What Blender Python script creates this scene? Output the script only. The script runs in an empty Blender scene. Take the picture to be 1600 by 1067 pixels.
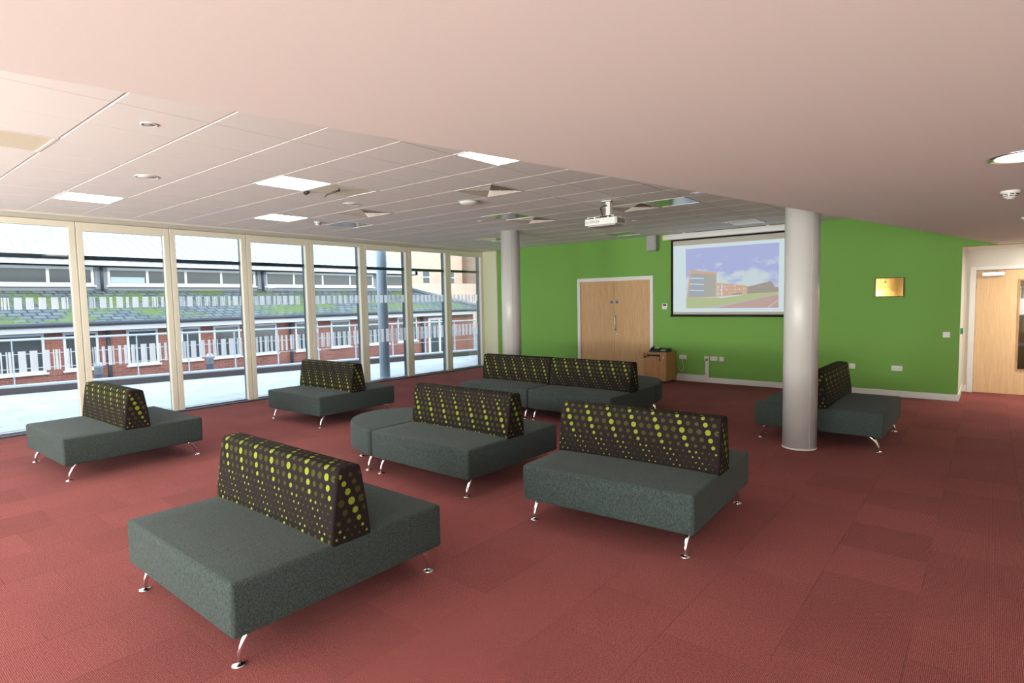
import bpy, bmesh, math, random
from mathutils import Vector, Matrix
C = bpy.context.scene.collection
SC = bpy.context.scene
PI = math.pi

# ------------------------------------------------------------------ camera
cam_d = bpy.data.cameras.new('camera'); cam = bpy.data.objects.new('camera', cam_d); C.objects.link(cam)
cam_d.sensor_width = 36.0; cam_d.lens = 911.464 / 1600 * 36.0; cam_d.clip_end = 400
_r = Vector((0.77394496, 0.63295727, -0.01934675)); _u = Vector((-0.02969766, 0.06679653, 0.99732456)); _f = Vector((-0.63255612, 0.77129976, -0.07049419))
EYE = 1.7255
cam.matrix_world = Matrix(((_r.x, _u.x, -_f.x, 0), (_r.y, _u.y, -_f.y, 0), (_r.z, _u.z, -_f.z, EYE), (0, 0, 0, 1)))
SC.camera = cam

# ------------------------------------------------------------------ view, sky, sun
SC.view_settings.view_transform = 'Standard'; SC.view_settings.look = 'None'
SC.view_settings.gamma = 1; SC.view_settings.use_curve_mapping = False
SC.view_settings.exposure = 0.0
SC.cycles.max_bounces = 10; SC.cycles.diffuse_bounces = 6; SC.cycles.glossy_bounces = 4; SC.cycles.transparent_max_bounces = 16
SC.cycles.sample_clamp_indirect = 6.0
try:
    SC.cycles.use_denoising = True
except Exception: pass
SKY = 4.0; PANEL = 15.0; SUN = 2.2; FILL = 770
w = bpy.data.worlds.new('sky'); SC.world = w; w.use_nodes = True
nt = w.node_tree; nt.nodes.clear()
wo = nt.nodes.new('ShaderNodeOutputWorld'); bg = nt.nodes.new('ShaderNodeBackground')
tc = nt.nodes.new('ShaderNodeTexCoord'); sx = nt.nodes.new('ShaderNodeSeparateXYZ'); rp = nt.nodes.new('ShaderNodeValToRGB')
nt.links.new(tc.outputs['Generated'], sx.inputs[0]); nt.links.new(sx.outputs['Z'], rp.inputs[0]); nt.links.new(rp.outputs[0], bg.inputs[0])
rp.color_ramp.elements[0].position = 0.0; rp.color_ramp.elements[0].color = (1.0, .95, .89, 1)
rp.color_ramp.elements[1].position = 0.6; rp.color_ramp.elements[1].color = (.66, .80, 1.0, 1)
bg.inputs[1].default_value = SKY; nt.links.new(bg.outputs[0], wo.inputs[0])
sun_d = bpy.data.lights.new('sun', 'SUN'); sun_d.energy = SUN; sun_d.angle = math.radians(4); sun_d.color = (1, .86, .68)
sun = bpy.data.objects.new('sun', sun_d); C.objects.link(sun)
sun.rotation_euler = Vector((-.93, .18, -.36)).to_track_quat('-Z', 'Y').to_euler()

# added fill lamps, tilted up to brighten the ceiling, at unseen rear windows
for xa, xb, kk in ((-9.922, -7.0, 1.5), (-6.4, -3.35, 1.35), (-2.9, 2.9, 1.0)):
    ld = bpy.data.lights.new('window_daylight', 'AREA'); ld.shape = 'RECTANGLE'; ld.size = xb - xa - .1; ld.size_y = 2.4
    ld.energy = FILL * kk * (xb - xa) / 4; ld.color = (1, .99, .90)
    lo = bpy.data.objects.new('window_daylight', ld); C.objects.link(lo); lo.location = ((xa + xb) / 2, -4.93, 1.35)
    lo.rotation_euler = Vector((0, 1, 2.0)).to_track_quat('-Z', 'Y').to_euler()

# ------------------------------------------------------------------ materials
def mat(name, col, rough=.6, metal=0, spec=.5, sheen=0):
    m = bpy.data.materials.new(name); m.use_nodes = True
    b = m.node_tree.nodes['Principled BSDF']
    b.inputs['Base Color'].default_value = (*col, 1); b.inputs['Roughness'].default_value = rough
    b.inputs['Metallic'].default_value = metal; b.inputs['Specular IOR Level'].default_value = spec
    if sheen: b.inputs['Sheen Weight'].default_value = sheen
    return m
def N(m, t, **k):
    n = m.node_tree.nodes.new(t)
    for a, v in k.items(): setattr(n, a, v)
    return n
def L(m, a, b): m.node_tree.links.new(a, b)
def B(m): return m.node_tree.nodes['Principled BSDF']
def math_n(m, op, a, b=None, c=None):
    n = N(m, 'ShaderNodeMath', operation=op)
    for i, v in enumerate((a, b, c)):
        if v is None: continue
        if isinstance(v, (int, float)): n.inputs[i].default_value = v
        else: L(m, v, n.inputs[i])
    return n.outputs[0]
def coords(m, kind='Object'):
    return N(m, 'ShaderNodeTexCoord').outputs[kind]
def noise(m, vec, scale, detail=3, rough=.5):
    n = N(m, 'ShaderNodeTexNoise'); n.inputs['Scale'].default_value = scale; n.inputs['Detail'].default_value = detail
    n.inputs['Roughness'].default_value = rough; L(m, vec, n.inputs['Vector']); return n.outputs['Fac']
def ramp(m, fac, stops):
    r = N(m, 'ShaderNodeValToRGB'); L(m, fac, r.inputs[0]); e = r.color_ramp.elements
    e[0].position, e[0].color = stops[0][0], (*stops[0][1], 1); e[1].position, e[1].color = stops[-1][0], (*stops[-1][1], 1)
    for p, c in stops[1:-1]:
        x = e.new(p); x.color = (*c, 1)
    return r.outputs[0]
def mixc(m, fac, a, b, mode='MIX'):
    n = N(m, 'ShaderNodeMix', data_type='RGBA', blend_type=mode)
    for k, v in ((0, fac), (6, a), (7, b)):
        if isinstance(v, (int, float)): n.inputs[k].default_value = v
        elif isinstance(v, tuple): n.inputs[k].default_value = (*v, 1)
        else: L(m, v, n.inputs[k])
    return n.outputs[2]
def bump(m, h, dist, strength=1):
    b = N(m, 'ShaderNodeBump'); b.inputs['Distance'].default_value = dist; b.inputs['Strength'].default_value = strength
    L(m, h, b.inputs['Height']); L(m, b.outputs[0], B(m).inputs['Normal'])
def mapping(m, vec, scale=(1, 1, 1), loc=(0, 0, 0), rot=(0, 0, 0)):
    n = N(m, 'ShaderNodeMapping'); n.inputs['Scale'].default_value = scale; n.inputs['Location'].default_value = loc
    n.inputs['Rotation'].default_value = rot; L(m, vec, n.inputs[0]); return n.outputs[0]

M = {}
# carpet: half metre tiles of red loop pile flecked with grey
m = M['carpet'] = mat('red_carpet_tiles', (.3, .05, .05), .95, spec=.05, sheen=.02)
g = coords(m); s = N(m, 'ShaderNodeSeparateXYZ'); L(m, g, s.inputs[0])
X, Y = s.outputs[0], s.outputs[1]
tx = math_n(m, 'MULTIPLY', math_n(m, 'ADD', X, .26), 2.0); ty = math_n(m, 'MULTIPLY', math_n(m, 'ADD', Y, .29), 2.0)
ix = math_n(m, 'FLOOR', tx); ty = math_n(m, 'ADD', ty, math_n(m, 'MULTIPLY', ix, .5)); iy = math_n(m, 'FLOOR', ty)
cv = N(m, 'ShaderNodeCombineXYZ'); L(m, ix, cv.inputs[0]); L(m, iy, cv.inputs[1])
wn = N(m, 'ShaderNodeTexWhiteNoise', noise_dimensions='2D'); L(m, cv.outputs[0], wn.inputs['Vector'])
fx = math_n(m, 'PINGPONG', tx, .5); fy = math_n(m, 'PINGPONG', ty, .5)
edge = math_n(m, 'LESS_THAN', math_n(m, 'MINIMUM', fx, math_n(m, 'MULTIPLY', fy, 1.6)), .0065)
PER = 2 * PI / .0108
a_ = math_n(m, 'SINE', math_n(m, 'MULTIPLY', math_n(m, 'ADD', X, Y), PER * .70)); b_ = math_n(m, 'SINE', math_n(m, 'MULTIPLY', math_n(m, 'SUBTRACT', X, Y), PER * .70))
dot = math_n(m, 'MULTIPLY', math_n(m, 'ADD', math_n(m, 'MULTIPLY', a_, b_), 1.0), .5)
fl = noise(m, g, 160, 2)
fleck = math_n(m, 'MULTIPLY', dot, ramp(m, fl, [(.35, (.25,) * 3), (.65, (1,) * 3)]))
base = mixc(m, fleck, (.145, .010, .016), (.455, .21, .19))
big = noise(m, g, 1.3, 3)
k = math_n(m, 'ADD', .86, math_n(m, 'MULTIPLY', wn.outputs['Value'], .15)); k = math_n(m, 'ADD', k, math_n(m, 'MULTIPLY', math_n(m, 'SUBTRACT', big, .5), .22))
k = math_n(m, 'MULTIPLY', k, math_n(m, 'SUBTRACT', 1, math_n(m, 'MULTIPLY', edge, math_n(m, 'MULTIPLY', ramp(m, noise(m, g, 2.2, 2), [(.42, (.15,) * 3), (.6, (1,) * 3)]), .26))))
vs = N(m, 'ShaderNodeVectorMath', operation='SCALE'); L(m, base, vs.inputs[0]); L(m, k, vs.inputs['Scale'])
L(m, vs.outputs[0], B(m).inputs['Base Color']); bump(m, dot, .0015, .5)

def paint(name, col, rough=.75):
    m = mat(name, col, rough, spec=.25); h = noise(m, coords(m), 90, 3); bump(m, h, .0008, .25); return m
M['green'] = paint('green_wall_paint', (.175, .375, .078), .7)
M['white_wall'] = paint('white_wall_paint', (.72, .70, .64))
M['cream_wall'] = paint('cream_wall_paint', (.64, .65, .46))  # cream with yellow-green bounce light mixed into the base colour
M['plaster'] = paint('white_plaster', (.80, .80, .76))
M['tile'] = paint('ceiling_tile', (.76, .76, .73), .85)
M['ceil_back'] = mat('ceiling_grid', (.62, .56, .50), .7)
M['gloss_white'] = mat('white_gloss_paint', (.76, .76, .74), .35)
M['frame'] = mat('cream_timber_frame', (.72, .70, .59), .5)
M['dark_metal'] = mat('dark_grey_metal', (.045, .065, .09), .4)
M['black'] = mat('black_plastic', (.008, .008, .009), .4)
M['black_matte'] = mat('black_fabric', (.006, .006, .006), .9)
M['wplastic'] = mat('white_plastic', (.72, .72, .70), .35)
M['greyplastic'] = mat('grey_plastic', (.34, .34, .33), .45); M['ink'] = mat('grey_ink', (.16, .17, .16), .6)
M['chrome'] = mat('chrome', (.82, .82, .84), .12, 1)
M['steel'] = mat('brushed_steel', (.55, .55, .55), .35, 1)
M['alu'] = mat('aluminium', (.62, .64, .66), .35, 1)
M['column'] = mat('pale_grey_column_paint', (.52, .51, .50), .32, spec=.5)
M['galv'] = mat('galvanised_steel', (.55, .60, .64), .45, .1)
M['green_box'] = mat('green_plastic', (.0, .25, .12), .4)
M['blue_sign'] = mat('blue_sign', (.01, .12, .42), .4)
M['yellow'] = mat('yellow_label', (.75, .55, .03), .5)
M['screen'] = mat('screen_fabric', (.52, .49, .43), .9)
M['drop'] = mat('gloss_diffuser_off', (.68, .62, .43), .4, spec=.5)
M['mirror_panel'] = mat('gloss_louvre', (.30, .31, .30), .18, .75)
M['vent_dark'] = mat('vent_inside', (.05, .04, .035), .9)
M['vent'] = mat('vent_metal', (.62, .56, .50), .4)

# sofa wool
def wool(name, a, b):
    m = mat(name, a, .92, spec=.08, sheen=.06); g = coords(m)
    n1 = noise(m, g, 380, 3, .75); n2 = noise(m, mapping(m, g, (1, 1, .5)), 160, 3)
    c = ramp(m, math_n(m, 'ADD', math_n(m, 'MULTIPLY', n1, .7), math_n(m, 'MULTIPLY', n2, .3)), [(.40, a), (.60, b)])
    L(m, c, B(m).inputs['Base Color']); bump(m, n1, .0012, .5); return m
M['wool'] = wool('charcoal_green_wool', (.013, .020, .0205), (.072, .094, .090))
m = M['dotbase'] = mat('dark_brown_weave', (.017, .0125, .0125), .85, spec=.1); bump(m, noise(m, coords(m), 300, 2), .0008, .4)
M['lime'] = mat('lime_dot', (.195, .235, .025), .8, spec=.1); M['olive'] = mat('olive_dot', (.048, .050, .014), .85, spec=.1)

def wood(name, a, b, rough=.42, sc=1.0):
    m = mat(name, a, rough, spec=.4); g = coords(m)
    v = mapping(m, g, (14 * sc, 14 * sc, .8 * sc)); n1 = noise(m, v, 3, 6, .65); n2 = noise(m, mapping(m, g, (60, 60, 3)), 4, 2)
    c = ramp(m, math_n(m, 'ADD', math_n(m, 'MULTIPLY', n1, .7), math_n(m, 'MULTIPLY', n2, .3)), [(.3, a), (.7, b)])
    L(m, c, B(m).inputs['Base Color']); return m
M['beech'] = wood('beech_veneer', (.45, .265, .125), (.66, .43, .22))
M['beech2'] = wood('pale_beech_veneer', (.64, .41, .20), (.80, .57, .32))
M['cabwood'] = wood('cabinet_oak_veneer', (.36, .175, .07), (.56, .31, .14))

def emis(name, col, st):
    m = bpy.data.materials.new(name); m.use_nodes = True; n = m.node_tree; n.nodes.clear()
    e = n.nodes.new('ShaderNodeEmission'); e.inputs[0].default_value = (*col, 1); e.inputs[1].default_value = st
    o = n.nodes.new('ShaderNodeOutputMaterial'); n.links.new(e.outputs[0], o.inputs[0]); return m
M['lit'] = emis('lit_diffuser', (1, .95, .86), PANEL)
M['tube'] = emis('lit_tube', (1, .90, .72), 6.0)

# glass
m = M['glass'] = bpy.data.materials.new('window_glass'); m.use_nodes = True; n = m.node_tree; n.nodes.clear()
o = n.nodes.new('ShaderNodeOutputMaterial'); mx = n.nodes.new('ShaderNodeMixShader'); tr = n.nodes.new('ShaderNodeBsdfTransparent'); gl = n.nodes.new('ShaderNodeBsdfGlossy')
tr.inputs[0].default_value = (.87, .905, .915, 1); gl.inputs['Roughness'].default_value = .02
fr = n.nodes.new('ShaderNodeFresnel'); fr.inputs[0].default_value = 1.35
n.links.new(fr.outputs[0], mx.inputs[0]); n.links.new(tr.outputs[0], mx.inputs[1]); n.links.new(gl.outputs[0], mx.inputs[2]); n.links.new(mx.outputs[0], o.inputs[0])
# white film bars stuck on the glass
m = M['film'] = bpy.data.materials.new('white_window_film'); m.use_nodes = True; n = m.node_tree; n.nodes.clear()
o = n.nodes.new('ShaderNodeOutputMaterial'); mx = n.nodes.new('ShaderNodeMixShader'); mx.inputs[0].default_value = .12
d = n.nodes.new('ShaderNodeBsdfDiffuse'); d.inputs[0].default_value = (.85, .85, .85, 1); t = n.nodes.new('ShaderNodeBsdfTranslucent'); t.inputs[0].default_value = (.97, .97, .97, 1)
n.links.new(t.outputs[0], mx.inputs[1]); n.links.new(d.outputs[0], mx.inputs[2]); n.links.new(mx.outputs[0], o.inputs[0])
M['far_glass'] = mat('dark_window_glass', (.06, .075, .085), .12, spec=.7)

# outdoors
m = M['paver'] = mat('pale_paving_slabs', (.5, .5, .5), .8); g = coords(m)
bt = N(m, 'ShaderNodeTexBrick'); L(m, mapping(m, g, (1, 1, 1), rot=(0, 0, PI / 2)), bt.inputs['Vector'])
bt.inputs['Scale'].default_value = 1; bt.inputs['Brick Width'].default_value = .6; bt.inputs['Row Height'].default_value = .4; bt.inputs['Mortar Size'].default_value = .006
bt.inputs['Color1'].default_value = (.50, .52, .53, 1); bt.inputs['Color2'].default_value = (.60, .61, .61, 1); bt.inputs['Mortar'].default_value = (.33, .35, .36, 1)
L(m, mixc(m, .25, bt.outputs[0], ramp(m, noise(m, g, 2.5, 4), [(.3, (.35, .37, .38)), (.7, (.72, .72, .72))])), B(m).inputs['Base Color'])
def brick(name, a, b, mo, axis='Y'):
    m = mat(name, a, .85); g = coords(m); s = N(m, 'ShaderNodeSeparateXYZ'); L(m, g, s.inputs[0]); c = N(m, 'ShaderNodeCombineXYZ')
    L(m, s.outputs[1 if axis == 'Y' else 0], c.inputs[0]); L(m, s.outputs[2], c.inputs[1])
    bt = N(m, 'ShaderNodeTexBrick'); L(m, c.outputs[0], bt.inputs['Vector']); bt.inputs['Scale'].default_value = 1
    bt.inputs['Brick Width'].default_value = .225; bt.inputs['Row Height'].default_value = .075; bt.inputs['Mortar Size'].default_value = .006
    bt.inputs['Color1'].default_value = (*a, 1); bt.inputs['Color2'].default_value = (*b, 1); bt.inputs['Mortar'].default_value = (*mo, 1)
    L(m, bt.outputs[0], B(m).inputs['Base Color']); return m
M['brick'] = brick('red_brick', (.24, .085, .065), (.32, .12, .095), (.30, .21, .18))
M['brick_far'] = brick('orange_brick', (.62, .43, .33), (.70, .52, .42), (.6, .5, .42))
# mossy slates in courses
m = M['slate'] = mat('mossy_slate', (.1, .1, .1), .75); g = coords(m); s = N(m, 'ShaderNodeSeparateXYZ'); L(m, g, s.inputs[0]); c = N(m, 'ShaderNodeCombineXYZ')
L(m, s.outputs[1], c.inputs[0]); L(m, math_n(m, 'MULTIPLY', s.outputs[2], 3.3), c.inputs[1])
bt = N(m, 'ShaderNodeTexBrick'); L(m, c.outputs[0], bt.inputs['Vector']); bt.inputs['Scale'].default_value = 1
bt.inputs['Brick Width'].default_value = .32; bt.inputs['Row Height'].default_value = .27; bt.inputs['Mortar Size'].default_value = .03
bt.inputs['Color1'].default_value = (.09, .115, .125, 1); bt.inputs['Color2'].default_value = (.17, .205, .22, 1); bt.inputs['Mortar'].default_value = (.035, .045, .045, 1)
mo = math_n(m, 'ADD', math_n(m, 'MULTIPLY', noise(m, mapping(m, g, (.35, .35, 1.2)), 2.2, 2), .55), math_n(m, 'MULTIPLY', noise(m, g, 11, 3, .7), .45))
mf = ramp(m, mo, [(.50, (0,) * 3), (.57, (1,) * 3)])
L(m, mixc(m, mf, bt.outputs[0], ramp(m, noise(m, g, 30, 3), [(.3, (.05, .09, .015)), (.7, (.19, .26, .05))])), B(m).inputs['Base Color'])
M['metal_roof'] = mat('pale_ribbed_metal_roof', (.46, .52, .58), .45, spec=.5)
M['upvc'] = mat('white_window_plastic', (.70, .74, .80), .35)
M['fascia'] = mat('pale_fascia', (.56, .60, .66), .5)
M['gutter'] = mat('dark_gutter', (.045, .055, .075), .5)
M['grey_board'] = mat('grey_cladding', (.22, .24, .28), .6)
M['asphalt'] = mat('grey_asphalt', (.25, .26, .27), .9)
M['kerb'] = paint('dark_kerb_brick', (.105, .08, .075)); M['coping'] = mat('pale_coping', (.50, .53, .55), .7)
M['bark'] = mat('bark', (.16, .10, .07), .9)
m = M['hedge'] = mat('hedge_leaves', (.03, .08, .03), .8); L(m, ramp(m, noise(m, coords(m), 7, 4, .7), [(.35, (.01, .035, .02)), (.65, (.08, .17, .05))]), B(m).inputs['Base Color'])
M['lamp_warm'] = emis('warm_lamp_seen_inside', (1, .75, .35), 3)

# projected picture colours (a projector image, so it glows softly)
def pic(name, col, st=.85): return emis(name, col, st)
M['p_white'] = pic('projected_white', (.72, .84, .86)); M['p_glass'] = pic('projected_glass', (.42, .47, .52)); M['p_glass2'] = pic('projected_olive_glass', (.46, .48, .42))
M['p_orange'] = pic('projected_orange', (.72, .47, .34)); M['p_brown'] = pic('projected_brown', (.42, .37, .33)); M['p_grass'] = pic('projected_grass', (.52, .60, .33))
M['p_path'] = pic('projected_path', (.56, .56, .50)); M['p_track'] = pic('projected_track', (.58, .42, .38)); M['p_bar'] = pic('projected_bar', (.74, .84, .92)); M['p_pale'] = pic('projected_pale_wall', (.68, .60, .52))
m = M['p_sky'] = bpy.data.materials.new('projected_sky'); m.use_nodes = True; m.node_tree.nodes.clear()
e = N(m, 'ShaderNodeEmission'); o = N(m, 'ShaderNodeOutputMaterial'); L(m, e.outputs[0], o.inputs[0]); e.inputs[1].default_value = .85
g = coords(m); s = N(m, 'ShaderNodeSeparateXYZ'); L(m, g, s.inputs[0])
n1 = noise(m, mapping(m, g, (1.3, 1, 2.4), (3.1, 0, 1.2)), 1.7, 5, .55)
hh = math_n(m, 'MULTIPLY', math_n(m, 'SUBTRACT', 2.22, s.outputs[2]), .42)
L(m, ramp(m, math_n(m, 'ADD', n1, hh), [(.46, (.47, .52, .82)), (.60, (.66, .77, .80))]), e.inputs[0])
# brass
m = M['brass'] = mat('polished_brass', (.36, .19, .05), .10, 1); bump(m, noise(m, coords(m), 4, 1), .004, .25)

# ------------------------------------------------------------------ mesh helpers
class MB:
    def __init__(s): s.bm = bmesh.new()
    def _add(s, vs, fs, mi=0, smooth=False):
        v = [s.bm.verts.new(p) for p in vs]; out = []
        for f in fs:
            try:
                q = s.bm.faces.new([v[i] for i in f]); q.material_index = mi; q.smooth = smooth; out.append(q)
            except ValueError: pass
        return v, out
    def box(s, a, b, mi=0, bev=0, seg=2, mat_=None):
        x0, y0, z0 = a; x1, y1, z1 = b
        vs = [(x, y, z) for z in (z0, z1) for y in (y0, y1) for x in (x0, x1)]
        if mat_: vs = [mat_ @ Vector(p) for p in vs]
        v, f = s._add(vs, [(0, 2, 3, 1), (4, 5, 7, 6), (0, 1, 5, 4), (2, 6, 7, 3), (0, 4, 6, 2), (1, 3, 7, 5)], mi)
        if bev:
            es = list({e for q in f for e in q.edges})
            r = bmesh.ops.bevel(s.bm, geom=es, offset=bev, segments=seg, affect='EDGES', profile=.5)
            for q in r['faces']: q.material_index = mi; q.smooth = seg > 1
        return s
    def lathe(s, prof, c=(0, 0, 0), seg=32, mi=0, axis='Z', smooth=True):
        def P(r, h, a):
            x, y = r * math.cos(a), r * math.sin(a)
            p = {'Z': (x, y, h), 'Y': (x, h, y), 'X': (h, x, y)}[axis]
            return (c[0] + p[0], c[1] + p[1], c[2] + p[2])
        vs = [P(r, h, 2 * PI * i / seg) for r, h in prof for i in range(seg)]
        fs = [(k * seg + i, k * seg + (i + 1) % seg, (k + 1) * seg + (i + 1) % seg, (k + 1) * seg + i) for k in range(len(prof) - 1) for i in range(seg)]
        n = len(prof)
        if prof[0][0] > 1e-6: fs.append(tuple(range(seg))[::-1])
        if prof[-1][0] > 1e-6: fs.append(tuple((n - 1) * seg + i for i in range(seg)))
        s._add(vs, fs, mi, smooth); return s
    def tube(s, pts, rad, seg=8, mi=0, smooth=True):
        pts = [Vector(p) for p in pts]; n = len(pts); rad = rad if isinstance(rad, (list, tuple)) else [rad] * n
        vs = []; up = None
        for i, p in enumerate(pts):
            t = (pts[min(i + 1, n - 1)] - pts[max(i - 1, 0)]).normalized()
            a = t.orthogonal().normalized() if up is None else (up - t * up.dot(t)).normalized()
            up = a; b = t.cross(a); r = rad[i]; ra, rb = r if isinstance(r, tuple) else (r, r)
            for k in range(seg):
                an = 2 * PI * k / seg; vs.append(p + a * math.cos(an) * ra + b * math.sin(an) * rb)
        fs = [(i * seg + k, i * seg + (k + 1) % seg, (i + 1) * seg + (k + 1) % seg, (i + 1) * seg + k) for i in range(n - 1) for k in range(seg)]
        fs += [tuple(range(seg))[::-1], tuple((n - 1) * seg + k for k in range(seg))]
        s._add(vs, fs, mi, smooth); return s
    def prism(s, poly, a, b, axis='Z', mi=0, smooth=False):   # poly in the plane across axis
        def P(p, h): return {'Z': (p[0], p[1], h), 'Y': (p[0], h, p[1]), 'X': (h, p[0], p[1])}[axis]
        n = len(poly); vs = [P(p, a) for p in poly] + [P(p, b) for p in poly]
        s._add(vs, [tuple(range(n))[::-1], tuple(range(n, 2 * n))] + [(i, (i + 1) % n, n + (i + 1) % n, n + i) for i in range(n)], mi, smooth); return s
    def poly(s, pts, mi=0): s._add(pts, [tuple(range(len(pts)))], mi); return s
    def build(s, name, mats, parent=None, loc=None):
        bmesh.ops.recalc_face_normals(s.bm, faces=s.bm.faces)
        me = bpy.data.meshes.new(name); s.bm.to_mesh(me); s.bm.free()
        for m_ in (mats if isinstance(mats, (list, tuple)) else [mats]): me.materials.append(M[m_] if isinstance(m_, str) else m_)
        o = bpy.data.objects.new(name, me); C.objects.link(o)
        if parent: o.parent = parent
        if loc: o.location = loc
        return o
def tag(o, label=None, cat=None, group=None, kind=None):
    if label: o['label'] = label
    if cat: o['category'] = cat
    if group: o['group'] = group
    if kind: o['kind'] = kind
    return o
def struct(o): o['kind'] = 'structure'; return o
def empty(name, loc=(0, 0, 0), rz=0):
    o = bpy.data.objects.new(name, None); C.objects.link(o); o.location = loc; o.rotation_euler = (0, 0, rz); o.empty_display_size = .1; return o
def dup(o, loc=None, rz=None, parent=None):
    c = o.copy(); C.objects.link(c); c.parent = parent
    if loc is not None: c.location = loc
    if rz is not None: c.rotation_euler = (0, 0, rz)
    for ch in list(o.children): dup(ch, parent=c)
    return c
def text(body, size, parent, name, mt, loc, rot, extrude=.0006):
    cu = bpy.data.curves.new(name + '_curve', 'FONT'); cu.body = body; cu.size = size; cu.extrude = extrude
    tmp = bpy.data.objects.new('tmp', cu); C.objects.link(tmp); bpy.context.view_layer.update()
    me = bpy.data.meshes.new_from_object(tmp.evaluated_get(bpy.context.evaluated_depsgraph_get()))
    C.objects.unlink(tmp); bpy.data.objects.remove(tmp); bpy.data.curves.remove(cu)
    me.materials.clear(); me.materials.append(M[mt]); o = bpy.data.objects.new(name, me); C.objects.link(o); o.parent = parent
    o.location = loc; o.rotation_euler = rot; return o

# ------------------------------------------------------------------ room dimensions
XW, YG, YR = -10.322, 11.487, 12.674        # window wall, green wall, recess wall
ZC, ZS = 3.013, 2.42                        # tiled ceiling, lowered ceiling
X1, Y0 = 3.4, -5.0                          # right wall, wall behind the camera
GX, GY = -4.2957, 1.3401                    # ceiling grid origin
def soff(y): return -2.334 + .2104 * y

# floor
struct(MB().box((XW - .12, Y0 - .2, -.12), (X1 + .2, 15.6, 0)).build('floor', 'carpet'))
# green wall with an opening for the double door, lintel over the recess
DX0, DX1, DZ = -7.42, -5.524, 2.188
g = MB()
g.box((-10.05, YG, 0), (DX0, YG + .15, 3.25)).box((DX1, YG, 0), (-.355, YG + .15, 3.25)).box((DX0, YG, DZ), (DX1, YG + .15, 3.25)).box((-.355, YG, ZS), (X1 + .1, YG + .15, 3.25))
struct(g.build('wall_back', 'green'))
g = MB().box((-.505, YG + .15, 0), (-.355, YR + .15, ZS + .1))
g.box((-.355, YG + .002, 0), (-.3545, YG + .151, ZS))
struct(g.build('wall_recess_side', 'white_wall'))
R0, R1, RZ = -.278, .80, 2.14
g = MB().box((-.355, YR, 0), (R0, YR + .15, ZS + .1)).box((R1, YR, 0), (X1 + .1, YR + .15, ZS + .1)).box((R0, YR, RZ), (R1, YR + .15, ZS + .1))
struct(g.build('wall_recess', 'white_wall'))
# right wall (plain) and wall behind the camera with big windows
struct(MB().box((X1, Y0 - .2, 0), (X1 + .2, 15.6, 3.25)).build('wall_right', 'white_wall'))
g = MB().box((XW - .3, Y0 - .2, 2.75), (X1 + .2, Y0, 3.25)).box((XW - .3, Y0 - .2, 0), (XW + .4, Y0, 2.75)).box((X1 - .5, Y0 - .2, 0), (X1, Y0, 2.75)).box((-7.0, Y0 - .2, 0), (-6.4, Y0, 2.75)).box((-3.35, Y0 - .2, 0), (-2.9, Y0, 2.75))
struct(g.build('wall_front', 'white_wall'))
# pilaster between the windows and the green wall
struct(MB().box((XW - .25, 11.43, 0), (-9.84, YG + .15, 3.25)).build('wall_left', 'cream_wall'))
# corridor seen through the door glass
g = MB().box((-.4, 15.5, 0), (X1 + .1, 15.6, 2.6)).box((-.505, YR + .15, 0), (-.4, 15.6, 2.6)).box((-.4, YR + .15, 2.5), (X1 + .1, 15.6, 2.6))
struct(g.build('wall_corridor', 'cream_wall'))
# baseboards
def skirt(n, x0, x1, y, h=.1): struct(MB().box((x0, y - .018, 0), (x1, y, h), bev=.004, seg=1).build(n, 'gloss_white'))
skirt('baseboard_back', -5.0, -.355, YG, .105); skirt('baseboard_back_left', -9.84, DX0, YG, .105); skirt('baseboard_cabinet_side', DX1, -5.0, YG, .105)
struct(MB().box((-.355, YG, 0), (-.337, YR, .105), bev=.004, seg=1).build('baseboard_recess_side', 'gloss_white'))
skirt('baseboard_recess', -.337, R0, YR, .105); skirt('baseboard_recess_right', R1, X1, YR, .105)
struct(MB().box((X1 - .018, Y0, 0), (X1, YR, .105), bev=.004, seg=1).build('baseboard_right', 'gloss_white'))

# ------------------------------------------------------------------ ceilings
struct(MB().box((XW - .3, Y0 - .2, 3.06), (X1 + .2, 15.6, 3.25)).build('ceiling', 'ceil_back'))
cells_special = {'lit': [(2, 3), (-2, 4), (6, 1), (6, 5)], 'off': [(2, -1), (2, 4)], 'vent': [(0, 6), (4, 6), (2, 10), (-1, 10)],
                 'gloss': [(6, 7), (2, 9), (-2, 10), (6, 13), (2, 15), (-2, 15)]}
fill_lit = [(-1, -4), (3, -5), (6, -3), (6, -8), (2, -9)]  # unseen ceiling lights added behind the camera for extra fill
taken = {c for v in cells_special.values() for c in v} | set(fill_lit)
g = MB()
for a in range(-8, 10):
    for b in range(-11, 17):
        if (a, b) in taken: continue
        x1, x0 = GX - .6 * a, GX - .6 * (a + 1); y0, y1 = GY + .6 * b, GY + .6 * (b + 1)
        if x0 > soff(y1) + .1: continue
        x0c, x1c, y0c, y1c = max(x0 + .0035, -9.77), x1 - .0035, max(y0 + .004, Y0), min(y1 - .004, YG)
        if x1c - x0c < .03 or y1c - y0c < .03: continue
        # tegular tile: bevelled lip
        zb, zt = ZC, ZC + .0035; i = .006
        vs = [(x0c, y0c, zt), (x1c, y0c, zt), (x1c, y1c, zt), (x0c, y1c, zt), (x0c + i, y0c + i, zb), (x1c - i, y0c + i, zb), (x1c - i, y1c - i, zb), (x0c + i, y1c - i, zb)]
        g._add(vs, [(4, 7, 6, 5), (0, 1, 5, 4), (1, 2, 6, 5), (2, 3, 7, 6), (3, 0, 4, 7)])
struct(g.build('ceiling_tiles', 'tile'))
g = MB()      # T-bars of the ceiling grid
for b in range(-11, 18):
    y = GY + .6 * b; g.box((-9.78, y - .012, ZC + .0045), (soff(y) + .3, y + .012, ZC + .05))
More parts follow.
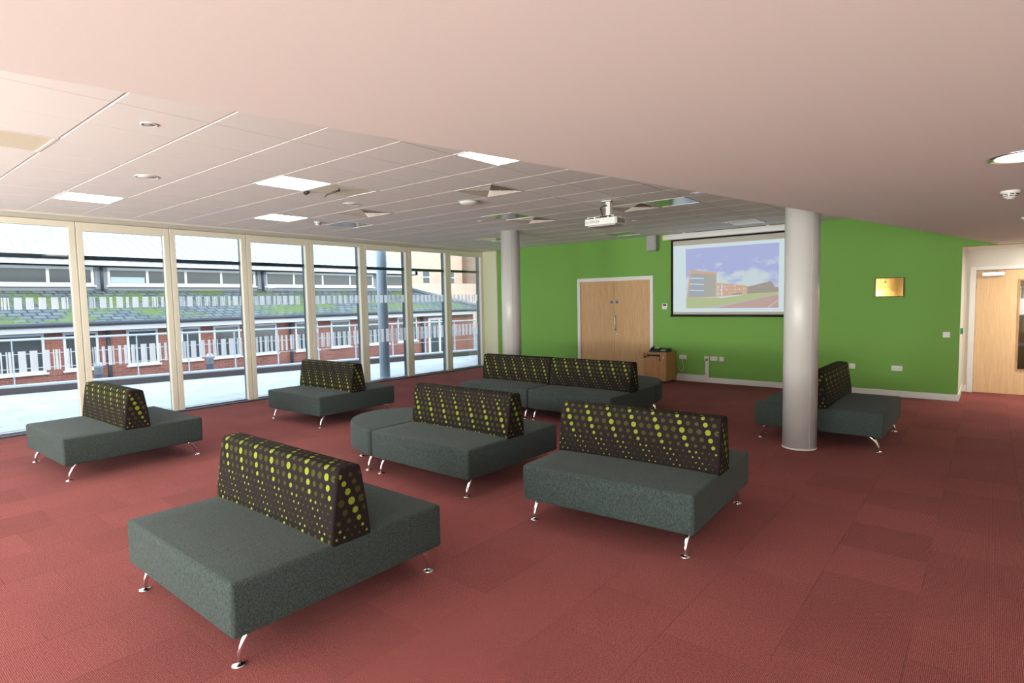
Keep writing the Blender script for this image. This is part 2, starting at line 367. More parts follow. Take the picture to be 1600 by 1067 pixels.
for a in range(-6, 10):
    x = GX - .6 * a; ys = max(Y0, (x + 2.334 - .2) / .2104) if x > -3.4 else Y0
    g.box((x - .012, ys, ZC + .007), (x + .012, YG, ZC + .05))
struct(g.build('ceiling_grid', 'tile'))
# flat margin above the windows
struct(MB().box((XW - .2, Y0, ZC - .022), (-9.78, 11.43, 3.06), bev=.003, seg=1).build('trim_1', 'frame'))
# lowered plaster ceiling with its diagonal edge
g = MB().prism([(soff(Y0), Y0), (X1, Y0), (X1, YG), (soff(YG), YG)], ZS, 3.06)
struct(g.build('ceiling_lowered', 'plaster'))
struct(MB().box((-.355, YG + .15, ZS + .001), (X1, YR, ZS + .1)).build('ceiling_recess', 'plaster'))

# ------------------------------------------------------------------ window wall
random.seed(5)
S_, W0 = 1.2559, 2.626
def bars(y0, y1, z0, z1, mb, rnd):
    y = y0 + .03
    while y < y1 - .03:
        k = rnd.random()
        seq = [.085] if k < .3 else ([.05, -.012, .018] if k < .55 else [.016, -.01, .03, -.012, .016] if k < .8 else [.04])
        for q in seq:
            if q > 0 and y + q < y1 - .01: mb.box((0, y, z0), (.002, y + q, z1))
            y += abs(q)
        y += rnd.uniform(.035, .06)
wi = 0
for i in range(-5, 7):
    wi += 1; ya, yb = W0 + S_ * i, W0 + S_ * (i + 1)
    if i == 6: yb = 11.43
    root = struct(empty('window_%d' % wi, (XW, (ya + yb) / 2, 0))); h = (yb - ya) / 2
    f = MB(); st = .088; x0, x1 = -.07, .012; hd = .085 if i % 2 else .125
    # stiles, head rail, thin bottom bead
    f.box((x0, -h + .004, .0), (x1, -h + st, 2.985), bev=.004, seg=1).box((x0, h - st, 0), (x1, h - .004, 2.985), bev=.004, seg=1)
    f.box((x0, -h + st, 2.985 - hd), (x1, h - st, 2.985), bev=.003, seg=1)
    f.build('window_frame', 'frame', root)
    MB().box((-.10, -h + st, .022), (-.02, h - st, .045)).build('bottom_bead', 'alu', root)
    MB().box((-.052, -h + st, .04), (-.044, h - st, 2.985 - hd)).build('window_pane', 'glass', root)
    MB().box((-.20, -h, 0), (-.075, -h + .045, 3.0)).box((-.20, h - .045, 0), (-.075, h, 3.0)).build('outer_mullion', 'dark_metal', root)
    MB().box((-.16, -h + .045, 2.448), (-.06, h - .045, 2.505)).build('transom', 'dark_metal', root)
    s = MB(); rnd = random.Random(i + 40)
    bars(-h + st, h - st, 1.725, 1.893, s, rnd); bars(-h + st, h - st, .86, 1.15, s, rnd)
    o = s.build('glass_stripes', 'film', root, (-.0425, 0, 0))
struct(MB().box((XW - .3, Y0, .0), (XW + .085, 11.43, .022), bev=.003, seg=1).build('trim_2', 'dark_metal'))
# glazing behind the camera
for k, (xa, xb) in enumerate(((XW + .4, -7.0), (-6.4, -3.35), (-2.9, X1 - .5))):
    wi += 1; root = struct(empty('window_%d' % wi, ((xa + xb) / 2, Y0 - .1, 0))); h = (xb - xa) / 2; f = MB()
    n = 3
    for j in range(n + 1):
        x = -h + 2 * h * j / n; f.box((x - .04, -.05, 0), (x + .04, .05, 2.75))
    f.box((-h, -.05, 2.68), (h, .05, 2.75)).box((-h, -.05, 0), (h, .05, .07))
    f.build('window_frame', 'frame', root); MB().box((-h, -.004, .07), (h, .004, 2.68)).build('window_pane', 'glass', root)

# ------------------------------------------------------------------ ceiling fixtures
def cell(a, b): return (GX - .6 * (a + .5), GY + .6 * (b + .5))
def light_panel(name, matd, drop=0.0):
    root = empty(name)
    f = MB(); w_ = .298
    for s1 in (-1, 1):
        f.box((s1 * w_ - .018, -w_, -.004), (s1 * w_ + .018 * 0 + (.0 if s1 > 0 else .018) , w_, .03)) if False else None
    f.box((-w_, -w_, -.003), (-w_ + .022, w_, .03)).box((w_ - .022, -w_, -.003), (w_, w_, .03)).box((-w_ + .022, -w_, -.003), (w_ - .022, -w_ + .022, .03)).box((-w_ + .022, w_ - .022, -.003), (w_ - .022, w_, .03))
    f.build('frame', 'wplastic', root)
    MB().box((-w_ + .022, -w_ + .022, .002), (w_ - .022, w_ - .022, .02)).build('diffuser', matd, root)
    return root
lit = light_panel('ceiling_light', 'lit')
lit_labels = {(2, 3): 'lit square ceiling light beside the unlit panel with a dangling black cable', (-2, 4): 'lit square ceiling light touching the edge of the lowered ceiling',
              (6, 1): 'lit square ceiling light nearest the left edge of the photo, over the leftmost windows', (6, 5): 'lit square ceiling light close to the windows, beside the white smoke detector'}
first = True
for c_ in cells_special['lit'] + fill_lit:
    o = lit if first else dup(lit); first = False
    x, y = cell(*c_); o.location = (x, y, ZC)
    tag(o, lit_labels.get(c_, 'lit square ceiling light behind the camera'), 'ceiling light', 'lit square ceiling lights' if c_ in lit_labels else 'lit ceiling lights behind the camera')
off = light_panel('ceiling_light', 'drop')
for k, c_ in enumerate(cells_special['off']):
    o = off if k == 0 else dup(off)
    x, y = cell(*c_); o.location = (x, y, ZC)
    tag(o, ['unlit yellowish ceiling light cut by the left edge of the photo', 'unlit yellowish ceiling light panel with a black cable hanging below it'][k], 'ceiling light', 'unlit ceiling lights')
gp = light_panel('ceiling_light', 'mirror_panel')
gl_labels = ['dark glossy unlit ceiling light nearest the windows, beside a smoke detector', 'dark glossy unlit ceiling light joined to a square vent in front of the far column',
             'glossy unlit ceiling light reflecting green, right of the projector', 'glossy unlit ceiling light just left of the far column top',
             'thin glossy unlit ceiling light reflecting green, just above the green wall left of the speaker', 'thin bluish unlit ceiling light above the projection screen']
for k, c_ in enumerate(cells_special['gloss']):
    o = gp if k == 0 else dup(gp)
    x, y = cell(*c_); o.location = (x, y, ZC); tag(o, gl_labels[k], 'ceiling light', 'glossy unlit ceiling lights')
# four-way air diffuser
def vent():
    root = empty('ceiling_vent'); w_ = .295
    f = MB(); f.box((-w_, -w_, -.004), (-w_ + .02, w_, .01)).box((w_ - .02, -w_, -.004), (w_, w_, .01)).box((-w_ + .02, -w_, -.004), (w_ - .02, -w_ + .02, .01)).box((-w_ + .02, w_ - .02, -.004), (w_ - .02, w_, .01))
    f.build('frame', 'vent', root)
    MB().box((-w_ + .01, -w_ + .01, .042), (w_ - .01, w_ - .01, .046)).build('backing', 'vent_dark', root)
    b = MB(); n = 7
    for k in range(n):
        ro = (w_ - .02) * (1 - k / n) ; ri = ro - .026; zo, zi = .0, .03
        c4 = [(-1, -1), (1, -1), (1, 1), (-1, 1)]
        vo = [(p[0] * ro, p[1] * ro, zo) for p in c4]; vi = [(p[0] * max(ri, .002), p[1] * max(ri, .002), zi) for p in c4]
        b._add(vo + vi, [(j, (j + 1) % 4, 4 + (j + 1) % 4, 4 + j) for j in range(4)])
    b.build('louvre_blades', 'vent', root)
    return root
v0 = vent()
v_labels = ['square louvred ceiling vent just behind the round dome in mid ceiling', 'square louvred ceiling vent near the windows, left of the ceiling centre', 'square louvred ceiling vent joined to a dark glossy panel in front of the far column', 'square louvred ceiling vent directly behind the projector mount']
for k, c_ in enumerate(cells_special['vent']):
    o = v0 if k == 0 else dup(v0)
    x, y = cell(*c_); o.location = (x, y, ZC); tag(o, v_labels[k], 'air vent', 'square ceiling vents')
# round ceiling speakers and sensors
def disc(name, r, t=.006, ring=True, x=0, y=0, z=ZC, mt='greyplastic', rim='wplastic'):
    root = empty(name, (x, y, z))
    MB().lathe([(r - .012, 0), (r - .010, -t), (r, -t * .6), (r, .001), (r - .012, .001)], seg=36).build('rim', rim, root)
    MB().lathe([(0, -t * .5), (r - .012, -t * .5), (r - .012, .001), (0, .001)], seg=36).build('grille', mt, root)
    return root
for k, (x, y, r, lb) in enumerate([(*cell(3.15, 1.05), .105, 'round white ceiling speaker above the leftmost windows'), (*cell(3.1, 5.0), .105, 'round white ceiling speaker behind the unlit panel with the dangling cable'), (*cell(-2.93, 9.32), .125, 'round ring ceiling speaker at the lowered ceiling edge, before the near column')]):
    tag(disc('ceiling_speaker', r, .008, x=x, y=y, mt='wplastic'), lb, 'ceiling speaker', 'round ceiling speakers')
for x, y, r, lb in [(-4.628, 1.655, .055, 'small round spotlight-sized ceiling sensor in the large near ceiling tile'), (*cell(3.05, 9.1), .06, 'small round ceiling sensor just left of the dark glossy panel by the far column'), (*cell(.08, 12.2), .045, 'tiny round ceiling sensor right of the projector')]:
    tag(disc('ceiling_sensor', r, .008, x=x, y=y), lb, 'ceiling sensor', 'small round ceiling sensors')
root = empty('ceiling_dome', (*cell(1.1, 6.58), ZC)); root.location.z = ZC
MB().lathe([(0, -.05), (.06, -.047), (.10, -.035), (.125, -.015), (.125, 0)], seg=36).build('dome', 'wplastic', root)
MB().lathe([(.135, -.012), (.137, .001), (.12, .001), (.12, -.012)], seg=36).build('base_ring', 'greyplastic', root)
tag(root, 'round white dome hanging in the middle of the tiled ceiling', 'ceiling dome')
def smoke(x, y, z, lb):
    root = empty('smoke_detector', (x, y, z))
    MB().lathe([(.055, 0), (.055, -.012), (.05, -.018), (0, -.018)], seg=28).build('base', 'wplastic', root)
    MB().lathe([(.042, -.018), (.045, -.03), (.036, -.034), (.040, -.040), (.028, -.046), (.02, -.056), (0, -.058)], seg=28).build('sensor_head', 'wplastic', root)
    b = MB()
    for k in range(8):
        a = 2 * PI * k / 8 + .2
        for zz, rr in ((-.026, .0452), (-.037, .0375)):
            b.box((-.012, -.002, -.003), (.012, .0015, .003), mat_=Matrix.Translation((rr * math.cos(a), rr * math.sin(a), zz)) @ Matrix.Rotation(a + PI / 2, 4, 'Z'))
    b.build('vent_slots', 'black', root)
    return tag(root, lb, 'smoke detector', 'smoke detectors')
smoke(*cell(6.05, 6.05), ZC, 'white smoke detector on the tiled ceiling near the windows, beside a dark glossy panel')
smoke(.085, 5.42, ZS, 'white smoke detector on the lowered ceiling at the right edge of the photo')
smoke(.26, 7.45, ZS, 'far white smoke detector on the lowered ceiling, half cut by the right edge')
# oval lit downlight in the lowered ceiling
def downlight(x, y, lb, watts=0):
    root = empty('downlight', (x, y, ZS))
    MB().lathe([(.13, -.004), (.165, -.008), (.17, 0), (.13, 0)], seg=40).build('rim', 'chrome', root)
    MB().lathe([(0, -.010), (.135, -.007), (.135, -.001), (0, -.001)], seg=40).build('lit_tube', 'tube', root)
    if watts:
        ld = bpy.data.lights.new('downlight_lamp', 'AREA'); ld.shape = 'DISK'; ld.size = .25; ld.energy = watts; ld.color = (1, .93, .8)
        lo = bpy.data.objects.new('downlight_lamp', ld); C.objects.link(lo); lo.parent = root; lo.location = (0, 0, -.013)
    return tag(root, lb, 'ceiling light', 'round downlights')
downlight(.13, 4.07, 'round lit downlight in the lowered ceiling at the right edge', 6)
downlight(1.3, 11.95, 'round lit downlight before the recess, beyond the right edge of the photo', 65)
# cable and clip hanging from the unlit panel
x, y = cell(2, 4)
MB().tube([(x + .12, y - .12, ZC - .002), (x + .1, y - .10, ZC - .02), (x + .02, y - .12, ZC - .03), (x - .05, y - .17, ZC - .06), (x - .06, y - .19, ZC - .085)], [.006, .012, .009, .008, .006]).build('hanging_cable', 'black')
tag(bpy.data.objects['hanging_cable'], 'short black cable dangling from the unlit yellowish ceiling panel', 'cable')
o = MB().box((-.035, -.02, -.03), (.035, .02, -.004), bev=.006).box((-.01, -.025, -.045), (.02, .0, -.02), bev=.004).build('cable_connector', 'black', loc=(GX - .6 * 3 + .01, GY + .6 * 4 + .03, ZC))
tag(o, 'small black connector lying at the corner between the lit and the unlit ceiling panel', 'cable connector')

# ------------------------------------------------------------------ columns
def column(x, y, z1, lb, r=.178):
    root = empty('column', (x, y, 0)); prof = [(r, .004), (r, z1)]
    MB().lathe([(r, .0), (r, z1)], seg=64).build('shaft', 'column', root)
    MB().lathe([(r + .003, .0), (r + .003, .012), (r, .014), (r - .01, .014), (r - .01, 0)], seg=64).build('base_ring', 'gloss_white', root)
    j = MB().box((-.002, -.002, .014), (.002, .002, z1), mat_=Matrix.Translation((r * math.cos(-.75) , r * math.sin(-.75), 0)))
    j.build('joint_line', 'greyplastic', root)
    return tag(root, lb, 'column', 'round columns')
column(-1.632, 7.10, ZC + .02, 'large pale grey round column standing in front of the projection screen')
column(-7.0, 8.535, ZC + .02, 'distant pale grey round column by the windows, behind the joined sofas')

# ------------------------------------------------------------------ sofas
LX, WY, ZB, ZT = 1.361, 1.333, .166, .44
def seat_mesh():
    b = MB().box((-LX / 2, -WY / 2, ZB), (LX / 2, WY / 2, ZT), bev=.022, seg=4)
    # subdivide the top so that it can swell a little
    bm = b.bm
    top = [f for f in bm.faces if f.calc_area() > 1.2 and f.calc_center_median().z > .4]
    r = bmesh.ops.subdivide_edges(bm, edges=list({e for f in top for e in f.edges if e.calc_length() > .5}), cuts=7, use_grid_fill=True)
    for v in bm.verts:
        if v.co.z > ZT - .001:
            u, w_ = v.co.x / (LX / 2), v.co.y / (WY / 2); v.co.z += .010 * max(0, 1 - u * u) * max(0, 1 - w_ * w_)
    for f in bm.faces: f.smooth = True
    return b
BB0, BB1, BZ, BR = .128, .078, .842, .03
# profile of the backrest, from front foot over the top to the back foot
def back_profile():
    pts = [(-BB0, ZT - .012), (-BB0 * .985 + .002, ZT + .06)]
    k = 8
    slope = (BB0 - BB1) / (BZ - ZT)
    pts.append((-(BB0 - slope * .2) - .003, ZT + .2)); pts.append((-(BB1 + .006), BZ - .06))
    for i in range(k + 1):
        a = PI - (PI / 2) * i / k; pts.append((-(BB1 - BR) + BR * math.cos(a), BZ - BR + BR * math.sin(a)))
    pts.append((0, BZ + .004))
    pts += [(-y, z) for y, z in pts[:-1][::-1]]
    return pts
PROF = back_profile()
CUM = [0]
for i in range(1, len(PROF)): CUM.append(CUM[-1] + math.dist(PROF[i], PROF[i - 1]))
def prof_at(s):
    s = max(0, min(CUM[-1] - 1e-6, s))
    for i in range(1, len(CUM)):
        if s <= CUM[i]:
            t = (s - CUM[i - 1]) / (CUM[i] - CUM[i - 1]); a, b = PROF[i - 1], PROF[i]
            dy, dz = b[0] - a[0], b[1] - a[1]; l = math.hypot(dy, dz)
            return a[0] + dy * t, a[1] + dz * t, -dz / l, dy / l
def dots(u0, u1, s0, s1, phase, skew=.23):
    """rows of dots; size waves up and down along s, lime chains slant across"""
    RS = [.0210, .0175, .0140, .0085, .0070, .0056, .0060, .0076, .0122, .0145, .0175]
    SP = [.056, .050, .046, .038, .038, .036, .037, .036, .042, .048, .055]
    P = .195; out = []
    s, k, sh = phase, 0, 0.0
    while s > s0 - .06: s -= SP[k % 11]; k += 1; sh += .026 if RS[k % 11] < .012 else .022
    # walk back upwards along s
    while s < s1 + .06:
        rr = RS[k % 11]; big = rr > .012; n = 3 if big else 4
        u = math.floor((u0 - sh) / P) * P + sh - P
        while u < u1 + P:
            for j in range(n):
                lime = (j == 0) if big else (j in (0, 1))
                out.append((u + P * j / n, s, rr * (1 if lime else .94), lime))
            u += P
        k -= 1; s += SP[k % 11]; sh -= .026 if RS[k % 11] < .012 else .022
    return out
def backrest_mesh(phase):
    b = MB(); x0, x1 = -LX / 2 + .002, LX / 2 - .002; bm = b.bm
    e = .012
    secs = [(x0, -e), (x0 + .004, -.004), (x0 + e, 0), (x1 - e, 0), (x1 - .004, -.004), (x1, -e)]
    n = len(PROF); vs = []
    for x, off in secs:
        for i, (y, z) in enumerate(PROF):
            yy, zz, ny, nz = prof_at(CUM[i]);
            vs.append((x, y - ny * -off if False else y + ny * off * (1 if True else 0), z + (nz * off if z > ZT + .02 else 0)))
    fs = []
    for k in range(len(secs) - 1):
        for i in range(n - 1): fs.append((k * n + i, k * n + i + 1, (k + 1) * n + i + 1, (k + 1) * n + i))
        fs.append((k * n + n - 1, k * n, (k + 1) * n, (k + 1) * n + n - 1))
    fs.append(tuple(range(n))[::-1]); fs.append(tuple((len(secs) - 1) * n + i for i in range(n)))
    b._add(vs, fs, 0, False)
    for f in bm.faces:
        if len(f.verts) == 4: f.smooth = True
    bmesh.ops.recalc_face_normals(bm, faces=bm.faces)
    eps = .0012
    S1 = CUM[-1]
    def disc_at(fn, u, s, r, mi, inside):
        k = 12; ring = [(u + r * math.cos(2 * PI * i / k), s + r * math.sin(2 * PI * i / k)) for i in range(k)]
        if not all(inside(*p) for p in ring):
            ring = [(p[0], p[1]) for p in ring if inside(*p)]
            if len(ring) < 6 or not inside(u, s): return
            c = fn(u, s); pts = [c] + [fn(*p) for p in ring]
            v = [bm.verts.new(p) for p in pts]
            for i in range(1, len(ring)):
                try: f = bm.faces.new((v[0], v[i], v[i + 1])); f.material_index = mi
                except ValueError: pass
            return
        pts = [fn(u, s)] + [fn(*p) for p in ring]; v = [bm.verts.new(p) for p in pts]
        for i in range(k):
            f = bm.faces.new((v[0], v[1 + i], v[1 + (i + 1) % k])); f.material_index = mi
    def wrap(u, s):
        y, z, ny, nz = prof_at(s); return (u, y + ny * eps, z + nz * eps)
    ins = lambda u, s: x0 + .010 < u < x1 - .010 and .012 < s < S1 - .012
    for u, s, r, lime in dots(x0, x1, 0, S1, phase): disc_at(wrap, u, s, r, 1 if lime else 2, ins)
    for sx in (-1, 1):
        xx = x1 + eps if sx > 0 else x0 - eps
        def endf(u, s, xx=xx): return (xx, u, s)
        def half(z):
            return BB0 - (BB0 - BB1) * (z - ZT) / (BZ - ZT) - .013
        insd = lambda u, s: ZT < s < BZ - .022 and abs(u) < half(s)
        for u, s, r, lime in dots(-.14, .14, ZT, BZ, ZT + .21): disc_at(endf, u, s, r * 1.05, 1 if lime else 2, insd)
    return b
def leg_mesh(du, dv):
    b = MB()
    b.lathe([(0, .0), (.033, .0), (.035, .004), (.030, .009), (.014, .012), (.012, .018), (0, .018)], seg=24)
    pts = []; rad = []
    for i in range(11):
        t = i / 10; z = .012 + t * .160; k = t ** 2.0
        pts.append((du * k, dv * k, z)); rad.append((.0125 + .006 * t, .0135 + .017 * t * t))
    b.tube(pts, rad, seg=14)
    return b
PHASES = {}
def finish(bm_obj): return bm_obj
def make_sofa(phase, src=None):
    root = empty('bench_sofa')
    if src is None:
        seat_mesh().build('seat', 'wool', root)
        for su in (-1, 1):
            for sv in (-1, 1):
                leg_mesh(0, -sv * .085).build('leg', 'chrome', root, (su * (LX / 2 - .075), sv * (WY / 2 - .052), 0))
    else:
        for ch in src.children:
            if ch.name.startswith(('seat', 'leg')): dup(ch, parent=root)
    o = bpy.data.objects.new('backrest', back_data(phase)); C.objects.link(o); o.parent = root
    return root
_bd = {}
def back_data(phase):
    if phase not in _bd:
        b = backrest_mesh(phase); me = bpy.data.meshes.new('backrest'); b.bm.to_mesh(me); b.bm.free()
        for q in ('dotbase', 'lime', 'olive'): me.materials.append(M[q])
        _bd[phase] = me
    return _bd[phase]
sofas = [  # x, y, rotation, phase, label
    (-3.352, 1.845, -.09, .36, 'nearest grey double-sided bench sofa with dotted backrest, lower left foreground'),
    (-2.157, 4.212, 2.9, .305, 'grey double-sided bench sofa, front right of centre, large lime dots along its top'),
    (-7.731, 2.219, 1.05, .35, 'grey double-sided bench sofa at far left, below the leftmost window posts'),
    (-7.809, 5.122, .84, .08, 'grey double-sided bench sofa standing alone before the middle windows'),
    (-4.128, 4.25, -.35, .175, 'grey double-sided bench sofa in the centre, joined to a rounded end seat on its left'),
    (-1.50, 7.955, 89.15, .33, 'grey double-sided bench sofa half hidden behind the large near column'),
    (-4.442, 7.237, .28, .31, 'right-hand sofa of the far joined pair, in front of the double door'),
    (-5.817, 7.25, -.3, .215, 'left-hand sofa of the far joined pair, in front of the distant column')]
src = None
for x, y, a, ph, lb in sofas:
    o = make_sofa(ph, src); src = src or o
    o.location = (x, y, 0); o.rotation_euler = (0, 0, math.radians(a)); tag(o, lb, 'sofa', 'double-sided bench sofas')
# rounded end seats
def half_seat():
    root = empty('rounded_end_seat'); a, w_ = .86, WY / 2 - .003
    n = 40; prof = [(.0, ZB + .0, .025), (.0, ZB + .012, .007), (0, ZB + .028, 0), (0, ZT - .03, 0), (0, ZT - .014, .006), (0, ZT - .004, .016), (0, ZT, .03)]
    def ring(ins):
        pts = []
        for i in range(n + 1):
            t = -PI / 2 + PI * i / n; pts.append((-(a - ins) * math.cos(t) - ins * .6, (w_ - ins) * math.sin(t)))
        return pts
    b = MB(); vs = []; 
    for _, z, ins in prof: vs += [(x, y, z) for x, y in ring(ins)]
    m_ = n + 1; fs = []
    for k in range(len(prof) - 1):
        for i in range(n): fs.append((k * m_ + i, k * m_ + i + 1, (k + 1) * m_ + i + 1, (k + 1) * m_ + i))
        fs.append((k * m_ + n, k * m_, (k + 1) * m_, (k + 1) * m_ + n))
    b._add(vs, fs, 0, True); b._add(vs[:m_], [tuple(range(m_))]); b._add(vs[-m_:], [tuple(range(m_))])
    bmesh.ops.remove_doubles(b.bm, verts=b.bm.verts, dist=1e-5)
    b.build('seat', 'wool', root)
    for x, y in ((-.11, -w_ + .05), (-.11, w_ - .05), (-.63, -.31), (-.63, .31)):
        leg_mesh(0, -.075 * (1 if y > 0 else -1)).build('leg', 'chrome', root, (x, y, 0))
    return root
o = half_seat(); o.location = (-4.828, 4.253, 0); tag(o, 'rounded grey end seat joined to the left of the centre sofa', 'seat', 'rounded end seats')
o2 = dup(o, (-4.447, 7.922, 0), math.radians(-90)); tag(o2, 'rounded grey end seat behind the far joined sofas, beside the wooden cabinet', 'seat')

# ------------------------------------------------------------------ double door
root = struct(empty('door_1', (0, YG, 0)))
f = MB(); t = .075
f.box((DX0, -.022, 0), (DX0 + t, .12, DZ), bev=.004, seg=1).box((DX1 - t, -.022, 0), (DX1, .12, DZ), bev=.004, seg=1).box((DX0 + t, -.022, DZ - t), (DX1 - t, .12, DZ), bev=.004, seg=1)
f.build('door_frame', 'gloss_white', root)
xm = -6.463
for k, (xa, xb) in enumerate(((DX0 + t + .004, xm - .002), (xm + .002, DX1 - t - .004))):
    lf = MB().box((xa, .004, .006), (xb, .05, DZ - t - .004), bev=.002, seg=1).build('door_leaf', 'beech', root)
    hx = xa if k == 0 else xb
    for z in (.22, 1.05, 1.86): MB().tube([(hx, .0, z - .05), (hx, .0, z + .05)], .008).build('hinge', 'steel', lf)
    sgx = xm - .068 if k == 0 else xm + .062
    MB().lathe([(0, -.0015), (.032, -.0015), (.032, .004), (0, .004)], (sgx, 0, 1.64), 28, axis='Y').build('fire_sign', 'blue_sign', lf)
    sg = MB(); sg.box((sgx - .003, -.003, 1.628), (sgx + .003, -.0018, 1.652)); sg.box((sgx - .012, -.003, 1.618), (sgx + .012, -.0018, 1.622)); sg.build('sign_mark', 'wplastic', lf)
    if k == 1:
        hd = MB(); hd.tube([(xm + .012 + .025, .004, 1.03), (xm + .037, -.045, 1.03), (xm + .037, -.05, 1.05), (xm + .037, -.05, 1.31), (xm + .037, -.045, 1.33), (xm + .037, .004, 1.33)], .010, 10); hd.build('pull_handle', 'steel', lf)
        MB().lathe([(0, -.006), (.02, -.006), (.024, 0), (.024, .004), (0, .004)], (xm + .055, 0, .925), 24, axis='Y').build('lock', 'steel', lf)
# right door in the recess
root = struct(empty('door_2', (0, YR, 0)))
f = MB(); f.box((R0, -.022, 0), (R0 + .082, .12, RZ), bev=.004, seg=1).box((R1 - .05, -.022, 0), (R1, .12, RZ), bev=.004, seg=1).box((R0 + .082, -.022, RZ - .062), (R1 - .05, .12, RZ), bev=.004, seg=1)
f.build('door_frame', 'gloss_white', root)
la, lb_, lz = R0 + .086, R1 - .054, RZ - .066; ga, gb, gz0, gz1 = .375, .56, .43, 1.89
lf = MB().box((la, .004, .006), (ga, .05, lz)).box((gb, .004, .006), (lb_, .05, lz)).box((ga, .004, .006), (gb, .05, gz0)).box((ga, .004, gz1), (gb, .05, lz)).build('door_leaf', 'beech2', root)
g = MB(); q = .024; g.box((ga - q, -.006, gz0 - q), (ga, .006, gz1 + q)).box((gb, -.006, gz0 - q), (gb + q, .006, gz1 + q)).box((ga, -.006, gz0 - q), (gb, .006, gz0)).box((ga, -.006, gz1), (gb, .006, gz1 + q)).build('glazing_bead', 'cabwood', lf)
MB().box((ga, .022, gz0), (gb, .028, gz1)).build('window_pane', 'glass', lf)
for z in (.225, 1.03, 1.83): MB().tube([(la - .001, .0, z - .05), (la - .001, .0, z + .05)], .008).build('hinge', 'steel', lf)
cl = MB().box((-.12, -.055, 1.975), (.175, .0, 2.04), bev=.006).build('door_closer', 'steel', root)
MB().tube([(.06, -.03, 2.045), (.10, -.02, 2.075), (-.09, -.03, 2.062), (-.10, -.012, 2.085)], .006).build('closer_arm', 'steel', cl)
# things in the corridor
root = empty('desk', (.9, 14.5, 0)); MB().box((-.8, -.3, .70), (.8, .3, .73)).build('desk_top', 'gloss_white', root); MB().box((-.78, -.28, 0), (-.74, .28, .70)).build('leg', 'greyplastic', root); MB().box((.74, -.28, 0), (.78, .28, .70)).build('leg', 'greyplastic', root)
tag(root, 'white desk glimpsed through the narrow glass of the right door', 'desk')
o = MB().box((.3, 15.42, 0), (1.9, 15.495, 2.1)).build('wood_panel', 'beech2'); tag(o, 'tan wood panel seen through the glass of the right door', 'panel')
root = empty('corridor_light', (.8, 14.2, 2.5)); MB().box((-.3, -.3, -.02), (.3, .3, 0)).build('diffuser', emis('corridor_lit', (1, .9, .75), 5), root); tag(root, 'ceiling light in the corridor behind the right door', 'ceiling light')

# ------------------------------------------------------------------ projection screen
root = empty('projection_screen', (0, 11.38, 0))
SX0, SX1 = -5.085, -2.72
h = MB(); h.prism([(-.045, 3.0), (.05, 3.0), (.06, 2.96), (.06, 2.91), (.03, 2.885), (-.045, 2.885), (-.058, 2.90), (-.06, 2.93), (-.058, 2.985)], SX0 - .155, SX1 + .155, 'X')
h.build('housing', 'wplastic', root)
MB().box((SX0 - .157, -.061, 2.955), (SX0 - .06, -.058, 2.985)).build('warning_label', 'yellow', root)
MB().box((SX0 - .145, -.061, 2.925), (SX0 - .13, -.059, 2.935)).build('housing_screw', 'black', root)
for x in (-4.8, -3.2): MB().box((x - .03, -.02, 3.0), (x + .03, .02, ZC)).build('ceiling_bracket', 'wplastic', root)
MB().box((SX0, -.004, 1.345), (SX1, .0, 2.89)).build('border_cloth', 'black_matte', root)
sf = MB().box((SX0 + .052, -.0055, 1.372), (SX1 - .052, -.004, 2.852)).build('screen_cloth', 'screen', root)
MB().tube([(SX0 - .01, -.002, 1.338), (SX1 + .01, -.002, 1.338)], .014, 12).build('bottom_bar', 'black', root)
im = MB(); mats = ['p_white', 'p_sky', 'p_grass', 'p_path', 'p_track', 'p_orange', 'p_glass', 'p_glass2', 'p_bar', 'p_brown', 'p_pale', 'p_bar']
lay = [-.006]
def P2(pts, mi):
    lay[0] -= .00012; im.poly([(x, lay[0], z) for x, z in pts], mi)
P2([(-5.03, 2.756), (-2.775, 2.745), (-2.775, 1.419), (-5.03, 1.419)], 0)
P2([(-4.767, 2.680), (-3.0, 2.680), (-3.0, 1.494), (-4.757, 1.494)], 1)
P2([(-4.757, 1.70), (-4.14, 1.70), (-3.507, 1.78), (-3.0, 1.79), (-3.0, 1.494), (-4.757, 1.494)], 2)
P2([(-4.53, 1.503), (-3.765, 1.602), (-3.0, 1.749), (-3.0, 1.494), (-4.757, 1.494)], 3)
P2([(-4.139, 1.494), (-3.0, 1.742), (-3.0, 1.494)], 4)
P2([(-3.196, 1.495), (-3.021, 1.629), (-3.013, 1.628), (-3.18, 1.495)], 8)
P2([(-4.134, 1.986), (-3.551, 1.915), (-3.549, 1.776), (-4.133, 1.706)], 5)
P2([(-4.13, 1.94), (-4.09, 1.935), (-4.09, 1.715), (-4.13, 1.71)], 10); P2([(-4.05, 1.96), (-4.03, 1.957), (-4.03, 1.72), (-4.05, 1.72)], 8)
rn = random.Random(3)
for k in range(14):
    x = -4.11 + k * .04
    for q in range(3):
        zz = 1.76 + q * .065 + k * .0015
        if rn.random() < .75: P2([(x, zz), (x + .016, zz), (x + .016, zz + .03), (x, zz + .03)], 8 if rn.random() < .6 else 10)
P2([(-3.84, 1.775), (-3.65, 1.785), (-3.65, 1.755), (-3.84, 1.74)], 9)
P2([(-3.558, 1.893), (-3.133, 1.988), (-3.064, 1.879), (-3.0, 1.87), (-3.0, 1.785), (-3.556, 1.764)], 9)
P2([(-3.133, 1.988), (-3.10, 1.975), (-3.05, 1.87), (-3.064, 1.879)], 10)
for k in range(6): x = -3.40 + k * .05; P2([(x, 1.87 + k * .006), (x + .018, 1.874 + k * .006), (x + .018, 1.885 + k * .006), (x, 1.881 + k * .006)], 6)
P2([(-4.14, 1.71), (-3.635, 1.75), (-3.635, 1.742), (-4.064, 1.69)], 8)
